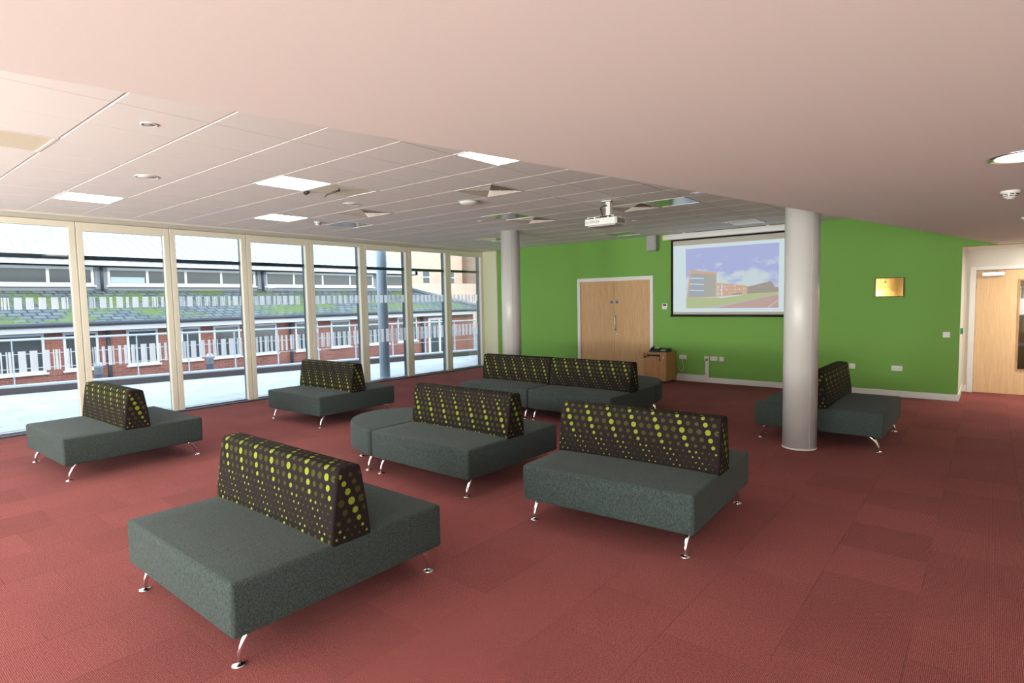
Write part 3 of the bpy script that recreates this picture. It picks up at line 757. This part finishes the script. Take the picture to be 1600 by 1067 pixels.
P2([(-4.674, 2.261), (-4.14, 2.186), (-4.137, 1.71), (-4.744, 1.700)], 5)
P2([(-4.652, 2.19), (-4.158, 2.146), (-4.162, 1.722), (-4.708, 1.716)], 7)
P2([(-4.652, 2.19), (-4.379, 2.166), (-4.404, 1.718), (-4.708, 1.716)], 6)
for z in (2.088, 1.972, 1.849): P2([(-4.673, z + .017), (-4.39, z), (-4.393, z - .016), (-4.685, z + .002)], 8)
im.build('projected_image', mats, root)
tag(root, 'pull-down projection screen showing a photo of a building under blue sky', 'projection screen')

# loudspeaker beside the screen
root = empty('loudspeaker', (-5.515, 11.487, 2.70))
MB().prism([(-.095, -.15), (.095, -.15), (.115, -.13), (.125, -.02), (-.105, -.02), (-.115, -.13)], 0, .33).build('cabinet', 'greyplastic', root)
MB().box((-.088, -.156, .02), (.088, -.149, .31), bev=.003, seg=1).build('grille', 'greyplastic', root)
MB().lathe([(0, -.159), (.012, -.159), (.012, -.155), (0, -.155)], (.0, 0, .21), 16, axis='Y').build('badge', 'wplastic', root)
MB().box((-.04, -.02, .1), (.04, 0, .2)).build('wall_bracket', 'greyplastic', root)
tag(root, 'grey wall loudspeaker at ceiling height left of the projection screen', 'loudspeaker')

# projector
root = empty('projector', (-4.02, 6.93, 2.69))
b = MB(); b.prism([(-.235, -.14), (.215, -.14), (.235, -.12), (.235, .13), (.20, .15), (-.20, .15), (-.235, .13)], .012, .095)
b.build('body', 'wplastic', root)
MB().prism([(-.205, -.11), (.185, -.11), (.205, -.1), (.205, .11), (.17, .13), (-.17, .13), (-.205, .11)], -.006, .012).build('underside', 'greyplastic', root)
text('EPSON', .048, root, 'lettering', 'ink', (-.165, -.1405, .038), (PI / 2, 0, 0))
v = MB()
for k in range(4): v.box((-.222, -.1415, .036 + k * .008), (-.182, -.139, .040 + k * .008))
v.build('rear_ports', 'greyplastic', root)
v = MB()
for k in range(11): v.box((.234, -.095 + k * .018, .024), (.2365, -.087 + k * .018, .084))
v.build('vent_grille', 'black', root)
MB().lathe([(.035, .15), (.035, .168), (.028, .168), (.026, .155), (0, .152)], (.11, 0, .055), 24, axis='Y').build('lens', 'black', root)
mt = MB(); mt.box((-.215, -.125, .115), (.19, -.085, .122)).box((-.215, .07, .115), (.19, .11, .122)).box((-.02, -.125, .115), (.15, .11, .124))
for x in (-.20, -.10, .10, .175):
    for y in (-.105, .09): mt.box((x - .012, y - .012, .095), (x + .012, y + .012, .116))
mt.build('mount_plate', 'wplastic', root)
for x in (-.19, .165): MB().box((x - .018, -.127, .099), (x + .018, -.122, .108)).build('mount_foot', 'black', root)
MB().box((.035, -.055, .122), (.095, .005, .31)).build('ceiling_pole', 'wplastic', root)
MB().box((-.01, -.10, .312), (.14, .05, .322)).build('ceiling_plate', 'wplastic', root)
for x in (-.006, .135): MB().lathe([(0, .300), (.010, .300), (.010, .312), (0, .312)], (x, -.08, 0), 10).build('bolt', 'black', root)
MB().tube([(.055, -.06, .262), (.03, -.075, .258), (-.015, -.09, .240), (-.02, -.095, .222), (.0, -.10, .17), (.012, -.105, .125)], [.010, .008, .008, .009, .008, .008]).build('cable', 'black', root)
tag(root, 'white projector hanging from the tiled ceiling on a short pole', 'projector')

# ------------------------------------------------------------------ cabinet and what is on it
root = empty('cabinet', (-5.253, 11.21, 0)); W_, Dp, H_ = .25, .245, .612
bx = MB().box((-W_, -Dp + .02, .03), (W_, Dp, H_ - .022), bev=.002, seg=1).build('body', 'cabwood', root)
MB().box((-W_ - .002, -Dp - .006, H_ - .02), (W_ + .002, Dp, H_), bev=.003, seg=1).build('cabinet_top', 'cabwood', root)
dr = MB().box((-W_ + .002, -Dp, .035), (.115, -Dp + .018, H_ - .115)).box((.118, -Dp, .035), (W_ - .002, -Dp + .018, H_ - .025)).box((-W_ + .002, -Dp, H_ - .112), (.115, -Dp + .018, H_ - .108 + .02)).box((-W_ + .002, -Dp, H_ - .042), (.115, -Dp + .018, H_ - .025)).box((-W_ + .002, -Dp, H_ - .115), (-.165, -Dp + .018, H_ - .03)).build('door', 'cabwood', root)
MB().box((-.163, -Dp + .002, H_ - .092), (.113, -Dp + .016, H_ - .045)).build('black_slot', 'black', root)
MB().box((-.10, -Dp - .002, H_ - .082), (.07, -Dp + .002, H_ - .074)).build('slot_device', 'greyplastic', root)
for x, y in ((-.2, -.2), (.2, -.2), (-.2, .2), (.2, .2)):
    MB().lathe([(0, 0), (.02, 0), (.02, .03), (0, .03)], (x, y, 0), 12).build('foot', 'black', root)
tag(root, 'low wooden cabinet with a black slot standing against the green wall', 'cabinet')
k_ = empty('keys', (-5.14, 10.955, .50))
MB().lathe([(.012, -.004), (.014, 0), (.012, .004), (.010, 0), (.012, -.004)], (0, 0, .03), 14, axis='Y').build('key_ring', 'chrome', k_)
MB().box((-.008, -.008, -.02), (.006, -.002, .045), bev=.002, seg=1).box((.004, -.011, -.045), (.014, -.006, .01)).build('key', 'chrome', k_)
MB().box((-.002, -.012, -.06), (.02, -.005, -.02)).build('key_fob', 'black', k_)
tag(k_, 'small bunch of keys hanging in the cabinet door', 'keys')
r2 = empty('strap_with_tag', (-5.06, 10.962, .44)); MB().tube([(0, 0, .07), (.003, -.004, .03), (0, -.003, -.02), (.004, -.003, -.07)], .004).build('strap', 'greyplastic', r2); MB().box((-.01, -.008, .05), (.012, -.002, .10)).build('tag', 'wplastic', r2)
tag(r2, 'thin grey strap with a white tag hanging beside the keys on the cabinet', 'strap')
ph = empty('telephone', (-5.32, 11.16, H_))
MB().prism([(-.10, 0), (.10, 0), (.10, .075), (.06, .075), (-.10, .02)], -.10, .10, 'X').build('base', 'black', ph)
MB().box((-.09, -.06, .05), (-.045, .09, .085), bev=.01, mat_=Matrix.Rotation(.3, 4, 'X')).build('handset', 'black', ph)
sc2 = MB().box((-.02, .0, .074), (.08, .05, .0765), mat_=Matrix.Rotation(.3, 4, 'X')); sc2.build('display', 'wplastic', ph)
kp = MB()
for i in range(3):
    for j in range(4): kp.box((.0 + i * .025, -.07 + j * .018, .047), (.016 + i * .025, -.06 + j * .018, .050), mat_=Matrix.Rotation(.3, 4, 'X') @ Matrix.Translation((0, 0, -.005)))
kp.build('keypad', 'wplastic', ph)
tag(ph, 'black desk telephone on the wooden cabinet, next to the door frame', 'telephone')
ph = empty('control_unit', (-5.11, 11.17, H_))
MB().prism([(-.09, 0), (.09, 0), (.09, .07), (.05, .07), (-.09, .015)], -.10, .09, 'X').build('base', 'black', ph)
MB().box((-.085, -.06, .044), (.02, .05, .047), mat_=Matrix.Rotation(.36, 4, 'X')).build('panel', 'greyplastic', ph)
MB().lathe([(0, .036), (.022, .036), (.022, .044), (0, .046)], (.05, -.01, .01), 20).build('dial', 'black', ph)
tag(ph, 'black desk control unit with grey panel, right of the telephone on the cabinet', 'control unit')
o = MB().tube([(-.995 + -4.0 - .035, 11.10, H_ + .005), (-5.01, 11.2, H_ + .008), (-5.03, 11.32, H_ + .006)], .005).build('phone_cord', 'black'); tag(o, 'short black cord lying at the right end of the cabinet top', 'cord')

# ------------------------------------------------------------------ wall plates
def plate(name, x0, x1, z0, z1, lb, cat, n=0, y=YG, t=.012, group=None):
    root = empty(name, ((x0 + x1) / 2, y, (z0 + z1) / 2)); w_, h_ = (x1 - x0) / 2, (z1 - z0) / 2
    MB().box((-w_, -t, -h_), (w_, 0, h_), bev=.003, seg=2).build('plate', 'wplastic', root)
    if n:
        for k in range(n):
            cx = (-w_ + 2 * w_ * (k + .5) / n)
            MB().box((cx - .007, -t - .003, .010), (cx + .007, -t, .028)).build('switch', 'wplastic', root)
            hh = MB(); hh.box((cx - .003, -t - .0006, -.008), (cx + .003, -t + .001, .002)); hh.box((cx - .014, -t - .0006, -.026), (cx - .007, -t + .001, -.022)); hh.box((cx + .007, -t - .0006, -.026), (cx + .014, -t + .001, -.022)); hh.build('socket_holes', 'black', root)
    return tag(root, lb, cat, group)
G_ = 'wall sockets'
plate('wall_socket', -4.945, -4.792, .448, .535, 'white double socket with a plug and white cable, right of the cabinet', 'socket', 2, group=G_)
plate('wall_socket', -4.30, -4.152, .446, .532, 'white double socket in the middle of three plates below the screen', 'socket', 2, group=G_)
plate('wall_socket', -1.245, -1.09, .434, .520, 'white double socket low on the green wall, right of the near column', 'socket', 2, group=G_)
plate('data_plate', -4.118, -4.03, .444, .530, 'square white plate, rightmost of the three below the screen', 'wall plate')
plate('wall_switch', -.568, -.476, 1.005, 1.092, 'white wall switch near the right corner of the green wall', 'switch', 0)
plate('data_plate', -1.862, -1.772, .433, .520, 'square white plate just right of the near column, beside the dotted backrest', 'wall plate')
plate('data_plate', -2.02, -1.89, .433, .520, 'white plate mostly hidden behind the dotted backrest by the near column', 'wall plate')
root = plate('data_plate', -4.42, -4.325, .440, .530, 'white plate with dark sockets on top of the vertical cable trunking', 'wall plate')
MB().box((-.035, -.016, -.030), (.035, -.011, .0)).build('data_ports', 'greyplastic', root); MB().box((-.022, -.018, -.045), (.022, -.011, -.022)).build('data_plug', 'black', root)
o = MB().box((-4.395, YG - .022, .135), (-4.325, YG, .44), bev=.003, seg=1).box((-4.378, YG - .025, .135), (-4.345, YG - .02, .44)).box((-4.99, YG - .026, .106), (-4.325, YG, .146), bev=.003, seg=1).build('cable_trunking', 'wplastic'); tag(o, 'white cable trunking rising from the baseboard to the plate with dark sockets', 'cable trunking')
pl = empty('power_plug', (-4.868, YG - .012, .488)); MB().box((-.022, -.03, -.026), (.022, 0, .022), bev=.006).build('plug_body', 'wplastic', pl)
MB().tube([(0, -.02, -.026), (.003, -.02, -.10), (.025, -.02, -.20), (.022, -.02, -.26), (-.01, -.02, -.29), (-.05, -.02, -.265), (-.10, -.02, -.20), (-.14, -.03, -.19)], .0045).build('cable', 'wplastic', pl)
tag(pl, 'white plug with a looping white cable running to the cabinet', 'plug')
th = plate('thermostat', -5.322, -5.203, 1.478, 1.598, 'small white thermostat between the double door and the screen', 'thermostat', 0, t=.025)
MB().box((-.04, -.028, .008), (.038, -.025, .045)).build('display', 'black', th)
# door release on the recess side wall
rt = empty('door_release', (-.355, 10.89 + .78, 1.10)); MB().box((0, -.045, -.045), (.035, .045, .045), bev=.004).build('case', 'green_box', rt); MB().box((.035, -.025, -.02), (.037, .025, .025)).build('label', 'wplastic', rt)
tag(rt, 'green emergency door release on the white wall left of the right door', 'door release')
# plaque
rt = empty('plaque', (-1.30, YG, 1.82)); w_, h_ = .206, .160
MB().box((-w_, -.03, -h_), (w_, 0, h_), bev=.003, seg=1).build('frame', 'black', rt)
MB().box((-w_ + .016, -.033, -h_ + .014), (w_ - .016, -.030, h_ - .014)).build('brass_plate', 'brass', rt)
en = MB()
for k, (z, l) in enumerate(((.030, .09), (.005, .11), (-.02, .08), (-.04, .12), (-.06, .10))):
    x = -l
    rn = random.Random(k)
    while x < l:
        q = rn.uniform(.008, .025); en.box((x, -.0334, z - .003), (x + q, -.0329, z + .002)); x += q + .006
en.build('engraved_lines', 'cabwood', rt)
cr = MB(); cr.lathe([(0, -.0336), (.016, -.0336), (.016, -.033), (0, -.033)], (-.055, 0, .088), 16, axis='Y'); cr.box((-.063, -.0345, .078), (-.059, -.0336, .1)); cr.box((-.052, -.0345, .076), (-.047, -.0336, .098)); cr.build('crest', 'greyplastic', rt)
tag(rt, 'engraved brass plaque in a thin black frame on the green wall', 'plaque')

# ------------------------------------------------------------------ outdoors
def kx(y): return -15.42 + .245 * (y - 2.7)         # kerb line
struct(MB().prism([(XW - .12, -14), (XW - .12, 26), (kx(26), 26), (kx(-14), -14)], -.25, -.005).build('floor_terrace', 'paver'))
k_ = MB().prism([(kx(-14) + .0, -14), (kx(26) + .0, 26), (kx(26) - .30, 26), (kx(-14) - .30, -14)], -.9, .13); k_.prism([(kx(-14) - .02, -14), (kx(26) - .02, 26), (kx(26) - .32, 26), (kx(-14) - .32, -14)], .13, .165, mi=1)
o = k_.build('terrace_kerb', ['kerb', 'coping']); tag(o, 'low dark kerb wall with pale coping along the terrace edge', 'kerb')
ra = MB()
rt = empty('terrace_railing', (0, 0, 0))
def rx(y): return kx(y) - .17
for z, r in ((1.105, .024), (.80, .008), (.50, .008)):
    MB().tube([(rx(-10), -10, z), (rx(26), 26, z)], r, 10).build('rail', 'galv', rt)
for y in [-8.9, -7.7, -6.5, -5.3, -4.1, -2.9, -1.7, -.5, .65, 1.7, 2.74, 3.8, 4.85, 5.85, 6.85, 7.85, 8.88, 9.9, 11.0, 12.05, 13.06, 14.1, 15.2, 16.3, 17.4, 18.5, 19.6]:
    x = rx(y); MB().box((x - .022, y - .008, .17), (x + .022, y + .008, 1.08)).box((x - .05, y - .04, .165), (x + .05, y + .04, .178)).tube([(x, y, 1.06), (x, y, 1.10)], .01, 8).build('post', 'galv', rt)
tag(rt, 'galvanised terrace railing outside the windows', 'railing')
rt = empty('outdoor_column', (-10.86, 8.56, -.005)); MB().lathe([(.118, 0), (.118, 3.6)], seg=40).build('shaft', mat('pale_blue_grey_paint', (.42, .50, .56), .5), rt); MB().lathe([(.125, 0), (.125, .02), (.118, .02)], seg=40).build('base_ring', 'galv', rt)
tag(rt, 'pale blue-grey round post outside the window glass', 'post')
# street level
struct(MB().box((-60, -40, -1.3), (-10.6, 70, -1.2)).build('floor_street', 'asphalt'))
def ramp_quad(): pass
o = MB().prism([(21.9, -1.2), (60, -1.2), (60, .8), (40, .6), (24, .1), (21.9, -.2)], -17.2, -14.5, 'X').build('sloping_path', 'asphalt'); tag(o, 'sloping grey path beyond the terrace, right of the brick building', 'path')
# bollards
def bollard(x, y, lb):
    r = empty('bollard_light', (x, y, -1.2)); MB().lathe([(.10, 0), (.10, 1.25)], seg=24).build('post', 'gutter', r); MB().lathe([(.095, 1.25), (.095, 1.42), (.10, 1.42), (.10, 1.50), (.06, 1.55), (0, 1.56)], seg=24).build('lamp_head', 'galv', r)
    tag(r, lb, 'bollard', 'bollard lights')
bollard(-17.5, 7.48, 'short dark bollard light outside the third window bay'); bollard(-17.5, 4.74, 'short dark bollard light outside behind the leftmost sofa backrest')

# long low building: brick wall, slate roof, clerestory, metal roof
rt = empty('brick_building', (-20, 4, -1.2)); off_ = (20, -4, 1.2)
def part(mb, name, m_, parent=rt): return mb.build(name, m_, parent, off_ if parent is rt else None)
YE = 21.35
w = part(MB().box((-21.0, -16, -1.2), (-20.0, YE, 1.2)), 'brick_wall', 'brick')
part(MB().box((-22.7, -16, -1.2), (-21.0, YE - 1.2, 1.6)), 'inner_wall', 'brick')
fa = MB().box((-19.75, -16, 1.09), (-19.55, YE + .35, 1.29)).box((-20.0, -16, 1.09), (-19.7, YE + .3, 1.12)); part(fa, 'eaves_board', 'fascia')
part(MB().tube([(-19.48, -16, 1.30), (-19.48, YE + .5, 1.30)], .06, 8), 'gutter', 'gutter')
sl = MB(); sl.poly([(-19.45, -16, 1.33), (-19.45, YE + .45, 1.33), (-22.5, 19.55, 2.30), (-22.5, -16, 2.30)]); sl.poly([(-19.45, YE + .45, 1.33), (-26.5, YE + .45, 1.33), (-26.5, 19.55, 2.30), (-22.5, 19.55, 2.30)]); sl.poly([(-19.45, -16, 1.27), (-19.45, YE + .45, 1.27), (-22.5, 19.55, 2.24), (-22.5, -16, 2.24)])
part(sl, 'slate_roof', 'slate')
part(MB().tube([(-19.45, YE + .45, 1.37), (-22.5, 19.55, 2.35)], .10, 8), 'hip_tiles', 'grey_board')
cw = part(MB().box((-26.5, -16, 1.8), (-22.5, 19.35, 3.1)), 'clerestory_wall', 'grey_board')
part(MB().box((-22.3, -16, 3.06), (-22.05, 19.6, 3.27)).box((-26.5, 19.45, 3.06), (-22.05, 19.6, 3.27)).box((-22.5, -16, 3.06), (-22.05, 19.6, 3.09)), 'upper_eaves_board', 'fascia')
mr = MB(); A = (-21.95, -16, 3.32); Bq = (-21.95, 19.65, 3.32); Cq = (-30, 15.5, 6.75); Dq = (-30, -16, 6.75)
mr.poly([A, Bq, Cq, Dq]); mr.poly([Bq, (-38, 19.65, 3.32), Cq])
sl_ = Vector((-8.05, 0, 3.43)).normalized(); up_ = Vector((3.43, 0, 8.05)).normalized()
y = -15.9
while y < 19.6:
    y_top = y; ln = 8.75 if y < 15.5 else 8.75 * (19.65 - y) / 4.15
    p = Vector((-21.93, y, 3.325)); q = p + sl_ * ln
    hw = .035
    mr._add([p + Vector((0, -hw, 0)), p + Vector((0, hw, 0)), q + Vector((0, hw, 0)), q + Vector((0, -hw, 0)), p + Vector((0, -hw * .6, 0)) + up_ * .022, p + Vector((0, hw * .6, 0)) + up_ * .022, q + Vector((0, hw * .6, 0)) + up_ * .022, q + Vector((0, -hw * .6, 0)) + up_ * .022],
            [(4, 5, 6, 7), (0, 4, 7, 3), (1, 2, 6, 5), (0, 1, 5, 4)]); y += .31
part(mr, 'metal_roof', 'metal_roof')
sg = MB(); y = -15.9
while y < 19.5: sg.box((-22.02 , y - .05, 3.28), (-21.88, y + .05, 3.325)); y += .31
part(sg, 'eaves_closers', 'gutter')
def far_window(name, x, y0, y1, z0, z1, mull=(), fr=.07, blind=False, tilt=False):
    f = MB(); f.box((x - .02, y0, z0), (x + .05, y0 + fr, z1)).box((x - .02, y1 - fr, z0), (x + .05, y1, z1)).box((x - .02, y0 + fr, z0), (x + .05, y1 - fr, z0 + fr)).box((x - .02, y0 + fr, z1 - fr), (x + .05, y1 - fr, z1))
    f.box((x, y0 - .05, z0 - .05), (x + .10, y1 + .05, z0))
    for q in mull: f.box((x - .02, q - fr / 2, z0 + fr), (x + .05, q + fr / 2, z1 - fr))
    o = part(f, name, 'upvc'); g_ = MB().box((x - .01, y0 + fr, z0 + fr), (x + .02, y1 - fr, z1 - fr)).build('pane', 'far_glass', o)
    return o
# lower windows in the brick (y ranges), then the clerestory strips
for a, b, mu in ((-6.2, -4.6, ()), (-3.9, -2.3, ()), (-1.6, 0, ()), (.7, 2.2, ()), (2.75, 4.2, ()), (4.62, 5.45, ()), (6.17, 7.02, ()), (7.68, 8.28, ()), (8.70, 9.58, ()), (10.05, 10.92, ()), (11.65, 12.6, ()), (13.17, 14.05, ()), (14.9, 16.0, ()), (16.5, 17.6, ())):
    far_window('lower_window', -20.0, a, b, .0, 1.06, mu, .06)
for a, b, mu in ((-5.2, .3, (-3.6, -2.0)), (.9, 6.13, (2.35, 3.5, 4.93)), (6.5, 11.50, (7.68, 8.92, 10.18)), (11.9, 17.2, (13.15, 14.5, 15.9)), (17.7, 19.2, ())):
    far_window('clerestory_window', -22.5, a, b, 2.47, 3.05, mu, .08)
bl = part(MB().box((-22.49, 6.6, 2.56), (-22.475, 7.6, 2.75)), 'half_blind', mat('pale_blue_blind', (.42, .52, .66), .8))
dr_ = far_window('glazed_door', -20.0, 18.3, 19.7, -1.1, 1.0, (19.0,), .12)
for y in (5.68, 11.45, 17.9):
    part(MB().tube([(-19.9, y, -1.2), (-19.9, y, 1.2)], .055, 8), 'lower_downpipe', 'gutter')
for y in (6.32, 11.76):
    part(MB().box((-22.5, y - .18, 2.35), (-22.42, y + .18, 3.06)), 'clerestory_pier', 'grey_board'); part(MB().tube([(-22.36, y, 2.3), (-22.36, y, 3.2)], .045, 8), 'upper_downpipe', 'gutter')
part(MB().box((-20.15, -16, -.02), (-19.96, -15.9, 0)), 'sill_end', 'upvc')
tag(rt, 'long low red brick building with mossy slate and ribbed metal roofs outside', 'building')

# distant sunlit brick buildings
def far_block(x0, x1, y0, y1, z1, lb, cols, rows, m_='brick_far', roof='slate', hip=2.0):
    r = empty('distant_building', ((x0 + x1) / 2, (y0 + y1) / 2, -1.2)); cx, cy = (x0 + x1) / 2, (y0 + y1) / 2
    q = (-cx, -cy, 1.2)
    wl = MB().box((x0, y0, -1.2), (x1, y1, z1)).build('wall', m_, r, q)
    MB().prism([(y0 - .4, z1), (y1 + .4, z1), (y1 - 1, z1 + hip), (y0 + 1, z1 + hip)], x0 - .4, x1 + .4, 'X').build('roof', 'slate', r, q)
    for i in range(cols):
        for j in range(rows):
            yc = y0 + (y1 - y0) * (i + .5) / cols; zc = -1.2 + (z1 + 1.2) * (j + .55) / rows
            f = MB().box((x1, yc - .55, zc - .8), (x1 + .08, yc + .55, zc + .8)).build('window', 'upvc', r, q); MB().box((x1 + .08, yc - .45, zc - .7), (x1 + .09, yc + .45, zc - .05)).box((x1 + .08, yc - .45, zc + .05), (x1 + .09, yc + .45, zc + .7)).build('pane', 'far_glass', f)
    return tag(r, lb, 'building')
far_block(-58, -46, 36.5, 47.5, 9.5, 'distant sunlit orange brick building with white windows beyond the low roofs', 3, 3)
far_block(-58, -43.5, 49, 66, 8.5, 'distant pale orange brick building behind bare branches at the far right of the windows', 5, 2)
o = MB().box((-44, 24, -1.2), (-43.6, 60, 3.6)).build('boundary_wall', 'brick_far'); tag(o, 'distant brick boundary wall below the far buildings', 'wall')
# bare tree and hedge
random.seed(11)
rt = empty('bare_tree', (-22.5, 27.5, -1.2)); tr_ = MB()
def branch(p, d, l, r, n):
    pts = [p]; q = p
    for _ in range(4):
        d = (d + Vector((random.uniform(-.18, .18), random.uniform(-.18, .18), random.uniform(-.06, .12)))).normalized(); q = q + d * l / 4; pts.append(q)
    tr_.tube(pts, [r, r * .88, r * .76, r * .66, r * .55], 6)
    if n:
        for _ in range(3): branch(pts[random.choice((2, 3, 4))], (d + Vector((random.uniform(-.9, .9), random.uniform(-.9, .9), random.uniform(-.3, .5)))).normalized(), l * .72, r * .5, n - 1)
branch(Vector((0, 0, 0)), Vector((0, 0, 1)), 3.2, .13, 0)
for k in range(5): branch(Vector((0, 0, 2.6 + .15 * k)), Vector((math.cos(k * 1.26), math.sin(k * 1.26), .75)).normalized(), 2.4, .05, 4)
tr_.build('trunk_and_branches', 'bark', rt); tag(rt, 'bare leafless tree beyond the terrace, its branches across the rightmost window', 'tree')
hb = MB(); random.seed(4)
for _ in range(700):
    p = Vector((random.uniform(-19.8, -17.6), random.uniform(22.6, 31), 0)); p.z = random.uniform(-1.1, .75 + .25 * math.sin(p.y * 1.7))
    a = Matrix.Translation(p) @ Matrix.Rotation(random.uniform(0, 6), 4, 'Z') @ Matrix.Rotation(random.uniform(-1, 1), 4, 'X'); s_ = random.uniform(.12, .28)
    hb._add([a @ Vector(v_) for v_ in ((-s_, -s_, 0), (s_, -s_, .05), (s_, s_, 0), (-s_, s_, .07))], [(0, 1, 2, 3)])
hb.box((-19.7, 22.7, -1.2), (-17.8, 31, .6), 0, .15, 2)
o = hb.build('hedge', 'hedge'); tag(o, 'dark green hedge beyond the terrace railing at the far right of the windows', 'hedge')
